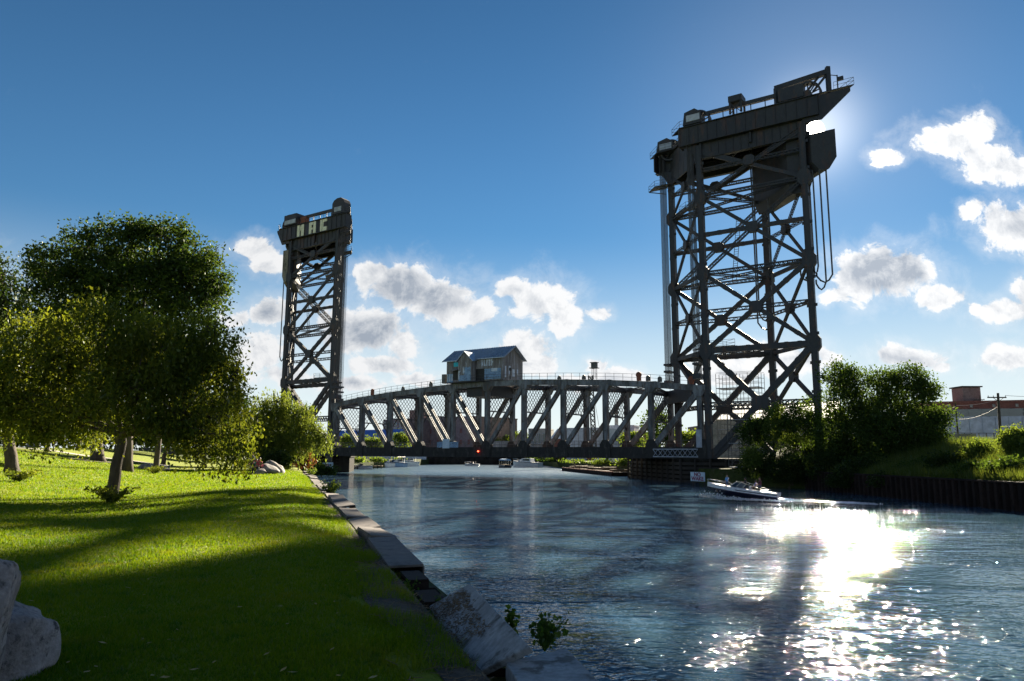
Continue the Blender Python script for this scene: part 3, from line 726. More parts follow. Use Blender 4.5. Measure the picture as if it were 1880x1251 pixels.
        for ch, a in (('M', 12.3), ('A', 8.2), ('C', 4.3)):
            c = T(a, 0, 56.9) + out * .74; m_ = MB()
            bx = lambda x0, x1, y0, y1: m_.frame(c + ex * ((x0 + x1) / 2) + Z * ((y0 + y1) / 2), ex * ((x1 - x0) / 2), out * .03, Z * ((y1 - y0) / 2))
            if ch == 'M': bx(-1.25, -.2, -1.4, 1.4); bx(.2, 1.25, -1.4, 1.4); m_.prism([c + ex * x + Z * y - out * .03 for x, y in ((-.2, 1.4), (-.2, .5), (0, -.2), (.2, .5), (.2, 1.4), (0, .7))], out * .06)
            elif ch == 'A': bx(-1.2, -.3, -1.4, 1.4); bx(.3, 1.2, -1.4, 1.4); bx(-.3, .3, .7, 1.4); bx(-.3, .3, -.45, .0)
            else: bx(-1.2, -.1, -1.4, 1.4); bx(-.1, 1.15, .75, 1.4); bx(-.1, 1.15, -1.4, -.45)
            m_.build('letter', M['cream'], t)
    # rails and balconies
    m_ = MB(); railing(m_, [T(L + R_OUT, -.07, DK + .14), T(L + 4.4, -.07, DK + .14)]); railing(m_, [T(L + R_OUT, -.07, DK + .14), T(L + R_OUT, 1.07, DK + .14)])
    railing(m_, [T(-1.6, -.07, DK + .14), T(-3.6, -.07, DK + .14), T(-3.6, .2, DK + .14), T(-.3, .2, DK + .14), T(-.3, .8, DK + .14), T(-3.6, .8, DK + .14), T(-3.6, 1.07, DK + .14), T(-1.6, 1.07, DK + .14)])
    if not near: railing(m_, [T(2, -.07, DK + .14), T(L - 3, -.07, DK + .14)])
    m_.build('deck_railing', M['rail'], t)
    for z, bs in ((54.2, (-.05, .18)), (52.4, (.85, 1.1)), (51.8, (-.05, .18))):
        if near and bs[0] < .5: continue
        m_ = MB(); c = [T(-.6, bs[0], z), T(-3.9, bs[0], z), T(-3.9, bs[1], z), T(-.6, bs[1], z)]
        m_.hexa(c, [p + Z * .12 for p in c]); m_.bar(T(-3.8, bs[0], z), T(-.5, bs[0], z - 1.0), .1, .16); m_.bar(T(-3.8, bs[1], z), T(-.5, bs[1], z - 1.0), .1, .16)
        railing(m_, [c[0], c[1], c[2], c[3]]); m_.build('balcony', M['steel'], t)
    # ladder and service platforms inside
    m_ = MB(); x0 = T(L * .62, .9, 0)
    for i in (-.35, .35): m_.bar(x0 + e1 * i + Z * 33, x0 + e1 * (i + 1.2) + Z * 44, .08, .08)
    for k in range(28): z = 33 + k * .4; p = x0 + e1 * (1.2 * (z - 33) / 11) + Z * z; m_.bar(p - e1 * .35, p + e1 * .35, .06, .06)
    m_.build('ladder', M['rail'], t)
    for z, a0, a1, b in ((21.6, 1.0, 6.8, .5), (47.0, 1.2, 4.8, .85)):
        m_ = MB(); c = [T(a0, b - .12, z), T(a1, b - .12, z), T(a1, b + .12, z), T(a0, b + .12, z)]; m_.hexa(c, [p + Z * .12 for p in c]); railing(m_, c + [c[0]]); m_.build('service_platform', M['rail'], t)
    return T

P_near = G0 + E1 * (PAN * 10 + 1.3); P_far = G0 - E1 * 1.3
LT = 16.3
TN = tower('tall dark lattice steel tower with the sun breaking past its counterweight', P_near, E1, LT, True)
TF = tower('smaller distant dark lattice tower with three pale block letters near its top', P_far, U, LT, False)

def counterweight(label, T, L, near):
    m_ = MB(); e = (T(1, 0, 0) - T(0, 0, 0)); root = thing('counterweight', label, 'counterweight', 'counterweights of the lift towers')
    def blk(nm, a0, a1, b0, b1, z0, z1, sk=0.0, mt=None):
        k = MB(); k.hexa([T(a0 + sk, b0, z0), T(a1 - sk, b0, z0), T(a1 - sk, b1, z0), T(a0 + sk, b1, z0)], [T(a0, b0, z0 + (1.6 if sk else .01)), T(a1, b0, z0 + (1.6 if sk else .01)), T(a1, b1, z0 + (1.6 if sk else .01)), T(a0, b1, z0 + (1.6 if sk else .01))])
        k.hexa([T(a0, b0, z0 + (1.6 if sk else .01)), T(a1, b0, z0 + (1.6 if sk else .01)), T(a1, b1, z0 + (1.6 if sk else .01)), T(a0, b1, z0 + (1.6 if sk else .01))], [T(a0, b0, z1), T(a1, b0, z1), T(a1, b1, z1), T(a0, b1, z1)])
        return k.build(nm, mt or M['cwt'], root)
    if near:
        blk('inner_block', L - 2.0, L + 1.6,   .07, .93, 44.0, 53.6, .6, M['girder']); blk('outer_block', L + .9, L + 4.4, -.04, 1.04, 46.6, 52.6, 1.1, M['girder'])
    else:
        blk('inner_block', L - 2.2, L + .6, .07, .93, 44.8, 53.4, .5, M['girder']); blk('outer_block', L + .9, L + 3.0, .02, .98, 45.2, 53.2, .7)
    h = MB()
    for b in (.1, .5, .9): h.bar(T(L + 1.2, b, 52), T(L + 1.2, b, 59.0), .3, .3)
    h.build('hanger', M['steel'], root)
counterweight('massive dark counterweight block hanging behind the near tower top beside the sun', TN, LT, True)
counterweight('pale concrete counterweight block hanging behind the distant tower', TF, LT, False)

def chains(label, T, L, specs):
    root = thing('balance_chains', label, 'chains', 'balance chains of the counterweights')
    for (a0, b0, z0, a1, b1, z1, zb) in specs:
        pts = []
        for i in range(25):
            f = i / 24
            if f < .42: k = f / .42; p = T(a0, b0, z0 + (zb + 1 - z0) * k)
            elif f < .58: k = (f - .42) / .16; p = T(a0 + (a1 - a0) * k, b0 + (b1 - b0) * k, zb + 1 - math.sin(k * math.pi) * 1.0)
            else: k = (f - .58) / .42; p = T(a1, b1, zb + 1 + (z1 - zb - 1) * k)
            pts.append(p)
        m_ = MB(); m_.tube(pts, .13, 5); m_.build('chain', M['cable'], root)
chains('looped balance chains hanging outside the near tower', TN, LT, [(LT + 3.4, .05, 48, LT + .9, .0, 31, 29.5), (LT + 2.0, -.02, 48, LT + .7, -.01, 30, 28.4), (LT + 1.3, .02, 47, LT + .6, .02, 33, 31.0), (LT + 2.6, .3, 48, LT + .6, .3, 33, 30.5), (LT - 3.4, .35, 45, LT - 5.6, .35, 58, 25), (LT - 2.2, .55, 45, LT - 4.4, .6, 58, 24)])
chains('looped balance chains hanging beside the distant tower', TF, LT, [(LT + 2.4, .1, 46, LT + 1.0, .1, 30, 26), (LT + 1.8, .5, 46, LT + .8, .5, 30, 25)])

def cables(label, top, bot, ex, n=7, sp=.28):
    root = thing('lifting_cables', label, 'cables', 'lifting cables from the sheaves to the span')
    for i in range(n):
        for j in (-.35, .35):
            o = ex * ((i - (n - 1) / 2) * sp) + U * j
            MB().cyl(bot + o, top + o * .9, .038, .038, 4, False).build('cable', M['cable'], root)
    sd = ex.normalized()
    for k, h in ((0, .9), (2.0, .35), (3.2, .35)): m_ = MB(); m_.frame(bot + Z * k, sd * (n * sp / 2 + .1), U * .55, Z * h * .5); m_.build('equaliser', M['steel'], root)
for nm, T, sgn in (('near tower', TN, 1), ('distant tower', TF, 1)):
    for b, wh in ((0, 'camera side'), (1, 'farther side')):
        cables('bundle of lifting cables down the front of the %s, %s' % (nm, wh), T(-1.55, b, 58.5), T(-1.45, b, 16.6), NB, 7, .26)

# ------------------------------------------------------------ lift span
span = thing('lift_span', 'long riveted steel truss span of the railway lift bridge over the river', 'bridge span')
ZB0, ZB1 = 3.65, 5.5
TOPZ = [15.2, 16.2, 16.9, 17.4, 17.8, 17.9, 17.8, 17.4, 16.9, 16.2, 15.2]
def node(t, far=False, z=0.0): return G0 + E1 * (PAN * t) + (S_ if far else V(0, 0, 0)) + Z * z
s1 = M['steel2']
for far in (False, True):
    for i in range(10):
        m_ = MB(); a, b = node(i, far, TOPZ[i] - .5), node(i + 1, far, TOPZ[i + 1] - .5)
        m_.bar(a, b, .85, .9); m_.bar(a + Z * .47, b + Z * .47, 1.05, .08); m_.build('top_chord', s1, span)
        m_ = MB(); a, b = node(i, far, ZB0 + .38), node(i + 1, far, ZB0 + .38); m_.bar(a, b, .75, .75)
        m_.build('bottom_chord', M['deckgirder'], span)
        m_ = MB(); a, b = node(i, far, ZB1 - .55) - (NB * .35 if not far else -NB * .35), node(i + 1, far, ZB1 - .55) - (NB * .35 if not far else -NB * .35)
        m_.bar(a, b, .12, 1.15)
        for k in range(1, 7): p = a + (b - a) * (k / 7); m_.bar(p - Z * .57, p + Z * .57, .2, .1, U)
        m_.build('deck_girder', M['deckgirder'], span)
        # diagonals: two plate sides with lacing on the faces between
        if i < 5: p, q = node(i, far, TOPZ[i] - .8), node(i + 1, far, ZB1 - .3)
        else: p, q = node(i + 1, far, TOPZ[i + 1] - .8), node(i, far, ZB1 - .3)
        m_ = MB(); d = (q - p).normalized(); up = d.cross(NB).normalized(); w = 1.0 if i in (0, 9) else .85; hh = (.62 if i not in (0, 9) else .8)
        for k in (-1, 1):
            m_.bar(p + NB * (k * .36), q + NB * (k * .36), .06, hh, up)
            for j in (-1, 1): m_.bar(p + NB * (k * .28) + up * (j * hh / 2), q + NB * (k * .28) + up * (j * hh / 2), .2, .06, up)
        L = (q - p).length; n = int(L / .55)
        for j in (-1, 1):
            for k in range(n):
                sg = 1 if k % 2 else -1; m_.bar(p + d * (L * k / n) + NB * (.34 * sg) + up * (j * hh / 2), p + d * (L * (k + 1) / n) - NB * (.34 * sg) + up * (j * hh / 2), .09, .03, up)
        m_.build('diagonal', s1, span)
    for i in range(11):
        m_ = MB(); p, q = node(i, far, ZB0), node(i, far, TOPZ[i] - .1); w = .62
        m_.bar(p, q, w, .72, U)
        for k in (-1, 1): m_.bar(p + U * (k * .38), q + U * (k * .38), .85, .05, U)
        m_.build('vertical_post', s1, span)
        m_ = MB(); c = node(i, far, TOPZ[i] - .9); o = NB * .5
        m_.prism([c + U * x + Z * y - o for x, y in ((-1.1, .9), (1.1, .9), (1.1, .1), (.55, -.9), (-.55, -.9), (-1.1, .1))], o * 2); m_.build('gusset_plate', s1, span)
        m_ = MB(); c = node(i, far, ZB1 - .2); m_.prism([c + U * x + Z * y - o for x, y in ((-1.0, -1.6), (1.0, -1.6), (1.0, .6), (.5, 1.4), (-.5, 1.4), (-1.0, .6))], o * 2); m_.build('gusset_plate', M['deckgirder'], span)
# sway frames square to the track: diamond lattice between the trusses
for k in range(0, 10):
    a, b = node(k), node(k + 1, True)
    zt = min(TOPZ[k], TOPZ[k + 1]) - .8; dp = 4.7; m_ = MB(); d = b - a; L = d.length; dn = d.normalized()
    m_.bar(a + Z * zt, b + Z * zt, .3, .35); m_.bar(a + Z * (zt - dp), b + Z * (zt - dp), .22, .22)
    cell = .98; n = int(L / cell)
    x = -dp
    while x < L:
        for sgn in (1, -1):
            x0, x1 = x, x + dp; za, zb = (zt - dp, zt) if sgn > 0 else (zt, zt - dp)
            f0 = max(0, -x0 / dp); f1 = min(1, (L - x0) / dp)
            if f1 > f0: m_.bar(a + dn * (x0 + dp * f0) + Z * (za + (zb - za) * f0), a + dn * (x0 + dp * f1) + Z * (za + (zb - za) * f1), .05, .10, dn.cross(Z))
        x += cell
    m_.bar(a + Z * (zt - dp), a + Z * (zt - dp) + dn * .02, .2, .2)
    for p, sg in ((a, 1), (b, -1)): m_.bar(p + dn * (sg * 2.2) + Z * (zt - dp), p + dn * (sg * .3) + Z * (zt - dp - 2.1), .14, .2)
    m_.build('sway_frame', M['steel'], span)
    m_ = MB(); m_.laced(node(k, False, TOPZ[k] - .6), node(k + 1, True, TOPZ[k + 1] - .6), .35, .4); m_.laced(node(k + 1, False, TOPZ[k + 1] - .6), node(k + 1, True, TOPZ[k + 1] - .6), .35, .4); m_.build('lateral_brace', M['steel'], span)
    m_ = MB(); m_.bar(node(k, False, 4.6), node(k + 1, True, 4.6), .4, 1.3); m_.build('floor_beam', M['deckgirder'], span)
m_ = MB(); off = NB * 1.1
for (t0, t1) in ((0, 10),):
    a, b = node(t0) + NB * .4, node(t1) + NB * .4; c, d = node(t1, True) - NB * .4, node(t0, True) - NB * .4
    m_.hexa([p + Z * 4.95 for p in (a, b, c, d)], [p + Z * 5.1 for p in (a, b, c, d)])
m_.build('track_deck', M['deckgirder'], span)
for k in (1.7, 3.2, 5.4, 6.9):
    m_ = MB(); m_.bar(node(1, False, 5.32) + NB * k - E1 * 8, node(10, False, 5.32) + NB * k, .12, .18); m_.build('rail', M['rust'], span)
m_ = MB(); railing(m_, [node(0, False, ZB1) - NB * .4, node(10, False, ZB1) - NB * .4], 1.05, 1.4, .05); m_.build('deck_railing', M['rail'], span)
m_ = MB(); railing(m_, [node(0, True, ZB1) + NB * .4, node(10, True, ZB1) + NB * .4], 1.05, 1.4, .05); m_.build('deck_railing', M['rail'], span)
for far in (False, True):                      # walkway on the top chord
    for i in range(10):
        if not far and i == 4: continue
        m_ = MB(); railing(m_, [node(i, far, TOPZ[i] + .05), node(i + 1, far, TOPZ[i + 1] + .05)], 1.15, 1.5, .05); m_.build('walkway_railing', M['rail'], span)
r2 = random.Random(5)
for t_, z_, s_ in ((1.35, .9, .45), (2.4, .5, .3), (3.3, .7, .3), (7.5, .5, .3), (8.75, 1.0, .5), (8.95, .6, .35), (9.2, .55, .35), (6.9, .4, .25), (9.85, .8, .55)):
    i = int(t_); zz = TOPZ[i] + (TOPZ[i + 1] - TOPZ[i]) * (t_ - i); c = node(t_, False, zz + .08); m_ = MB()
    m_.cyl(c + Z * z_ - NB * .12, c + Z * z_ + NB * .12, s_, s_, 14); m_.frame(c + Z * (z_ * .4), U * .3, NB * .25, Z * (z_ * .4)); m_.build('rope_wheel', M['rust'] if s_ > .44 else M['rail'], span)
c = node(7.75, False, 17.2); m_ = MB()
for i in (-1, 1):
    for j in (-1, 1): m_.bar(c + U * i * .32 + NB * j * .32, c + U * i * .3 + NB * j * .3 + Z * 2.0, .08, .08)
m_.frame(c + Z * 1.9, U * .7, NB * .6, Z * .06); m_.frame(c + Z * 2.4, U * .45, NB * .4, Z * .42); m_.frame(c + Z * 2.85, U * .6, NB * .55, Z * .05); m_.build('beacon_stand', M['rail'], span)
for t0, t1 in ((9.3, 10.1),):                  # lifting girder and end portal
    m_ = MB(); m_.bar(node(9.9, False, 14.0), node(9.9, True, 14.0), .9, 2.2); m_.build('lifting_girder', M['steel'], span); m_ = MB(); m_.bar(node(.1, False, 14.0), node(.1, True, 14.0), .9, 2.2); m_.build('lifting_girder', M['steel'], span)
m_ = MB()
a, b = node(9.05, False, 4.55) - NB * .6, node(9.95, False, 4.55) - NB * .6
for k in range(9):
    p, q = a + (b - a) * (k / 9), a + (b - a) * ((k + 1) / 9); m_.bar(p - Z * .55, q + Z * .55, .05, .12, NB); m_.bar(p + Z * .55, q - Z * .55, .05, .12, NB)
m_.bar(a + Z * .6, b + Z * .6, .1, .14); m_.bar(a - Z * .6, b - Z * .6, .1, .14); m_.build('lattice_fascia', M['greywall'], span)
m_ = MB(); c = node(9.98, False, 6.0) - NB * .5; m_.frame(c + Z * .8, U * .45, NB * .06, Z * 1.4); m_.build('end_cover_plate', M['greywall'], span)
m_ = MB(); c = node(3.35, False, 6.2) - NB * .55; m_.frame(c - U * 4.2, U * .85, NB * .04, Z * .9); m_.build('sign_panel', M['signwhite'], span)
m_ = MB(); c = node(3.9, False, 6.0) - NB * .5; m_.frame(c, U * 2.6, NB * .05, Z * .55); m_.build('banner_panel', M['paint_blue'], span)
lm = bpy.data.materials.new('red_lamp'); lm.use_nodes = True; tt = NT(lm.node_tree); em = tt.n('ShaderNodeEmission', i_Color=(1, .05, .02, 1), i_Strength=6.0); tt.link(em.outputs[0], tt.n('ShaderNodeOutputMaterial').inputs[0])
m_ = MB(); c = node(4.8, False, 4.75) - NB * .62; m_.cyl(c - NB * .05, c + NB * .1, .10, .09, 10); m_.build('navigation_light', lm, span)
# room under the house between the trusses
m_ = MB(); a, b, c_, d_ = node(4.35) + NB * .5, node(5.05) + NB * .5, node(6.05, True) - NB * .5, node(5.35, True) - NB * .5
m_.hexa([p + Z * 15.2 for p in (a, b, c_, d_)], [p + Z * 17.2 for p in (a, b, c_, d_)]); m_.build('counter_room', M['girder'], span)

# ------------------------------------------------------------ house on the span
def house():
    h = thing('machine_house', 'small gabled timber house with metal roof sitting on the middle of the span', 'house')
    O = node(3.82, False, 18.05) - NB * .35; ex, ey = E1, NB; LX, LY, HW, HR = 13.4, 6.7, 4.5, 6.7
    P = lambda x, y, z: O + ex * x + ey * y + Z * z
    m_ = MB()
    m_.hexa([P(0, 0, 0), P(LX, 0, 0), P(LX, LY, 0), P(0, LY, 0)], [P(0, 0, HW), P(LX, 0, HW), P(LX, LY, HW), P(0, LY, HW)])
    for x in (0, LX): m_.add([P(x, 0, HW), P(x, LY, HW), P(x, LY / 2, HR)], [(0, 1, 2)])
    w = m_.build('wall', M['wood'], h)
    # vertical boards, each proud of the wall
    x = 0.0; rr = random.Random(2)
    while x < LX - .1:
        bw = rr.uniform(.34, .46); b = MB(); b.frame(P(x + bw / 2, -.02, HW / 2), ex * (bw / 2 - .012), ey * rr.uniform(.018, .03), Z * (HW / 2)); b.build('board', M['wood'], w); x += bw
    y = 0.0
    while y < LY - .1:
        bw = rr.uniform(.36, .48); f = 1 - abs((y + bw / 2) - LY / 2) / (LY / 2); zt = HW + (HR - HW) * f - .2
        b = MB(); b.frame(P(LX + .02, y + bw / 2, zt / 2), ey * (bw / 2 - .012), ex * rr.uniform(.018, .03), Z * (zt / 2)); b.build('board', M['wood'], w); y += bw
    # roof: standing-seam sheets
    for sgn in (0, 1):
        rf = MB(); y0, y1 = (-.55, LY / 2) if sgn == 0 else (LY + .55, LY / 2); zl = HW - .55 * (HR - HW) / (LY / 2)
        a, b, c, d = P(-.7, y0, zl), P(LX + .7, y0, zl), P(LX + .7, y1, HR), P(-.7, y1, HR)
        rf.hexa([a, b, c, d], [p + Z * .12 for p in (a, b, c, d)]); r_ = rf.build('roof', M['metalroof'], h)
        sm_ = MB()
        for k in range(37):
            f = k / 36; sm_.bar(a + (b - a) * f + Z * .15, d + (c - d) * f + Z * .15, .06, .09, ex.cross(c - b))
        sm_.build('roof_seam', M['metalroof'], r_)
        tr_m = MB(); tr_m.bar(b + Z * .02 + ex * .03, c + Z * .02 + ex * .03, .1, .26, ex); tr_m.bar(a + Z * .02 - ex * .03, d + Z * .02 - ex * .03, .1, .26, ex); tr_m.build('barge_board', M['greywall'], r_)
    # gabled bay on the river side
    bx0, bx1, bd, bz, br = 3.9, 7.2, -1.3, 4.1, 5.7; m_ = MB()
    m_.hexa([P(bx0, bd, 0), P(bx1, bd, 0), P(bx1, 0, 0), P(bx0, 0, 0)], [P(bx0, bd, bz), P(bx1, bd, bz), P(bx1, 0, bz), P(bx0, 0, bz)])
    m_.add([P(bx0, bd, bz), P(bx1, bd, bz), P((bx0 + bx1) / 2, bd, br)], [(0, 1, 2)]); bay = m_.build('bay', M['wood'], h)
    x = bx0
    while x < bx1 - .05:
        f = 1 - abs(x + .2 - (bx0 + bx1) / 2) / ((bx1 - bx0) / 2); zt = bz + (br - bz) * max(0, f) - .15
        b = MB(); b.frame(P(x + .2, bd - .025, zt / 2), ex * .19, ey * .02, Z * (zt / 2)); b.build('board', M['wood'], bay); x += .41
    for s_ in (-1, 1):
        xe = (bx0 - .45) if s_ < 0 else (bx1 + .45); zl = bz - .45 * (br - bz) / ((bx1 - bx0) / 2); m_ = MB(); xm = (bx0 + bx1) / 2
        a, b, c, d = P(xe, bd - .4, zl), P(xm, bd - .4, br), P(xm, 2.6, br), P(xe, 1.6, zl + .5)
        m_.hexa([a, b, c, d], [p + Z * .12 for p in (a, b, c, d)]); m_.build('bay_roof', M['metalroof'], bay)
    # windows, doors, painted patches
    for (x, z, sx, sz, mt, nm) in ((2.55, 3.55, .75, .42, M['teal'], 'window'), (8.3, 1.2, 1.0, 1.15, M['black'], 'doorway'), (2.7, 1.5, 1.05, 1.0, M['black'], 'doorway')):
        m_ = MB(); m_.frame(P(x, -.07, z), ex * sx, ey * .025, Z * sz); m_.build(nm, mt, h)
    for (x, y, z, sx, sz, mt) in ((5.6, bd - .06, .6, 1.5, .55, M['paint_blue']), (6.2, bd - .05, 1.9, .75, .8, M['paint_blue']), (11.2, -.06, 1.25, 1.9, 1.0, M['paint_blue']), (11.6, -.075, 2.0, .7, .3, M['paint_pale']), (.9, -.06, .9, .75, .85, M['paint_blue'])):
        m_ = MB(); m_.frame(P(x, y, z), ex * sx, ey * .012, Z * sz); m_.build('painted_patch', mt, h)
    rr = random.Random(12)
    def tag_strokes(x0, z0, nlet, hgt, wid, y=-.075, mt=None):
        m_ = MB()
        for i in range(nlet):
            xx = x0 + i * wid
            for _ in range(3):
                a = P(xx + rr.uniform(0, wid * .8), y, z0 + rr.uniform(0, hgt)); b = P(xx + rr.uniform(0, wid * .8), y, z0 + rr.uniform(0, hgt)); m_.bar(a, b, .02, .2, Z if abs((b - a).z) < .3 else ex)
            m_.bar(P(xx + .1, y, z0), P(xx + .1, y, z0 + hgt), .02, .24, ex)
        m_.build('graffiti', mt or M['paint_pale'], h)
    tag_strokes(8.6, 2.8, 5, 1.25, .56); tag_strokes(.2, .3, 3, 1.4, .55); tag_strokes(4.0, .4, 1, 1.6, .5, bd - .075); tag_strokes(5.1, 1.5, 1, 1.3, .4, bd - .075)
    m_ = MB()
    for k in range(4): y = 1.0 + k * 1.35; m_.frame(P(LX + .07, y, 1.6 + .3 * (k % 2)), ey * (.22 + .1 * (k % 3)), ex * .012, Z * (1.1 - .2 * k))
    m_.build('painted_patch', M['paint_pale'], h)
    m_ = MB(); m_.hexa([P(1.6, -1.6, 2.0), P(3.8, -1.6, 2.2), P(3.8, -.05, 2.9), P(1.6, -.05, 2.4)], [P(1.6, -1.6, 2.12), P(3.8, -1.6, 2.32), P(3.8, -.05, 3.02), P(1.6, -.05, 2.52)]); m_.build('porch_roof', M['wood'], h)
    m_ = MB(); c = [P(1.2, -1.7, -.1), P(9.4, -1.7, -.1), P(9.4, 0, -.1), P(1.2, 0, -.1)]; m_.hexa([p - Z * .12 for p in c], c); railing(m_, [P(7.2, -1.7, -.1), P(9.4, -1.7, -.1), P(LX, -.4, -.1)], 1.1, 1.1, .05); m_.build('gallery', M['steel'], h)
    m_ = MB(); c = P(LX + 1.6, .3, 0); m_.bar(c, c + Z * 1.7, .14, .14); m_.frame(c + Z * 1.9, ex * .16, ey * .16, Z * .28); m_.build('signal_post', M['black'], h)
    m_ = MB(); m_.frame(P(-.8, .3, .9), ex * .4, ey * .35, Z * .9); m_.build('switch_box', M['rail'], h)
house()

# ------------------------------------------------------------ piers
def pier(label, poly, z1, planks):
    p = thing('bridge_pier', label, 'pier', 'piers under the lift towers'); pts = [V(x, y, -2.5) for x, y in poly]
    MB().prism(pts, V(0, 0, z1 + 2.5)).build('pier_block', M['pier'], p)
    MB().prism([V(x, y, z1) for x, y in [tuple((Vector((a, b)) - Vector(cen)) * 1.02 + Vector(cen)) for (a, b), cen in [(q, (sum(t[0] for t in poly) / len(poly), sum(t[1] for t in poly) / len(poly))) for q in poly]]], V(0, 0, .35)).build('pier_cap', M['pier'], p)
    for (a, b), n in planks:
        a, b = V(*a, 0), V(*b, 0); d = (b - a); o = V(d.y, -d.x, 0).normalized() * .22
        if o.y > 0: o = -o
        for k in range(n):
            z = .15 + (z1 - .6) * k / (n - 1); m_ = MB(); m_.bar(a + o + Z * z, b + o + Z * z, .3, (z1 - .6) / n * .8); m_.build('fender_plank', M['timber'], p)
        for k in range(int(d.length / 2.4) + 1):
            q = a + d.normalized() * min(d.length, k * 2.4) + o * 1.9; m_ = MB(); m_.cyl(q - Z * 2, q + Z * (z1 + .25), .2, .18, 8); m_.build('fender_pile', M['timber'], p)
Nn = gp(1252, 886, 0); Fn = gp(1158, 877, 0)
q1 = Nn + E1 * 22
pier('dark pier with timber fenders carrying the near tower', [(Nn.x, Nn.y), (q1.x, q1.y), (q1.x - 3, q1.y + 24), (Fn.x + 16, Fn.y - 7), (Fn.x, Fn.y)], 3.35, [(((Fn.x, Fn.y)), ((Nn.x, Nn.y))) and ((tuple(Fn[:2]), tuple(Nn[:2])), 5), ((tuple(Nn[:2]), tuple((Nn + E1 * 14)[:2])), 5)])
NL = gp(640, 867.5, 0); FL = NL + V(-2.4, 17, 0)
pier('dark pier with upright timber fender carrying the distant tower', [(NL.x, NL.y), (FL.x, FL.y), (FL.x - 22, FL.y + 6), (NL.x - 22, NL.y + 9), (NL.x - 5, NL.y + .5)], 3.3, [((tuple((NL - V(9, -2, 0))[:2]), tuple(NL[:2])), 5)])
fb = thing('fender_dolphin', 'black upright timber fender cluster at the corner of the distant pier', 'fender')
for k in range(7): m_ = MB(); q = gp(625 + k * 2.6, 867.4, 0) - V(0, .8, 0); m_.cyl(q - Z * 2, q + Z * 3.6, .24, .22, 8); m_.build('pile', M['timber'], fb)
def signboard(label, o, ex, w, h, lines, frame=True):
    s = thing('warning_sign', label, 'sign'); ez = V(ex.y, -ex.x, 0)
    if ez.y > 0: ez = -ez
    m_ = MB(); m_.frame(o, ex * (w / 2), ez * .05, Z * (h / 2)); m_.build('board', M['signwhite'], s)
    for i, (tx, sz, dz) in enumerate(lines): text_mesh(tx, sz, 'lettering', M['signred'], s, o + ez * .065 + Z * dz, ex, Z, .008, 1.0, .035 * sz)
    m_ = MB()
    for k in (-1, 1): m_.bar(o + ex * (k * w * .42) - ez * .16 - Z * (h / 2 + .7), o + ex * (k * w * .42) - ez * .16 + Z * h / 2, .12, .12)
    m_.build('sign_post', M['timber'], s)
    return s
c = at(1281, 875.5, 104); sx_ = (at(1298, 875.5, 102.4) - at(1265, 875.5, 105)).normalized(); sx_.z = 0; sx_.normalize()
signboard('pale blue sign reading NO WAKE in red on the near pier', c, sx_, 2.5, 1.25, [('NO', .74, .28), ('WAKE', .74, -.30)])
c = at(602, 854.5, 152); s2 = signboard('small white sign with faint red marks on the distant pier', c, V(1, 0, 0), 2.1, 1.15, [])
m_ = MB()
for k in range(4): m_.frame(c + V(-.55 + .37 * k, -.07, .1 * (k % 2) - .05), V(.14, 0, 0), V(0, .006, 0), V(0, 0, .2))
m_.build('faint_marks', M['signred'], s2)

# ------------------------------------------------------------ trees and plants
def on_lawn(px, py):
    r = ray(px, py); s = 3.0
    while s < 250:
        p = V(0, 0, HC) + r * s
        if p.z <= lawn_z(p.x, p.y): return V(p.x, p.y, lawn_z(p.x, p.y))
        s += .05 + s * .004
    return V(0, 0, HC) + r * 100
def leaves(C, L, W, rs_, droop=0.0, up=.3):
    n = len(C)
    nr = rs_.normal(0, 1, (n, 3)); nr[:, 2] += up; nr /= np.linalg.norm(nr, axis=1)[:, None]
    ax = rs_.normal(0, 1, (n, 3)); ax[:, 2] -= droop * 2.5
    ax -= nr * (ax * nr).sum(1)[:, None]; ax /= np.linalg.norm(ax, axis=1)[:, None] + 1e-9
    bx = np.cross(nr, ax); s = rs_.uniform(.65, 1.25, n)[:, None]
    s = s * np.repeat(rs_.uniform(.7, 1.3, n // 40 + 1), 40)[:n][:, None]; a, b = ax * (L / 2) * s, bx * (W / 2) * s
    return np.stack([C - a, C - b + a * .15, C + a, C + b + a * .15], 1).reshape(-1, 3)
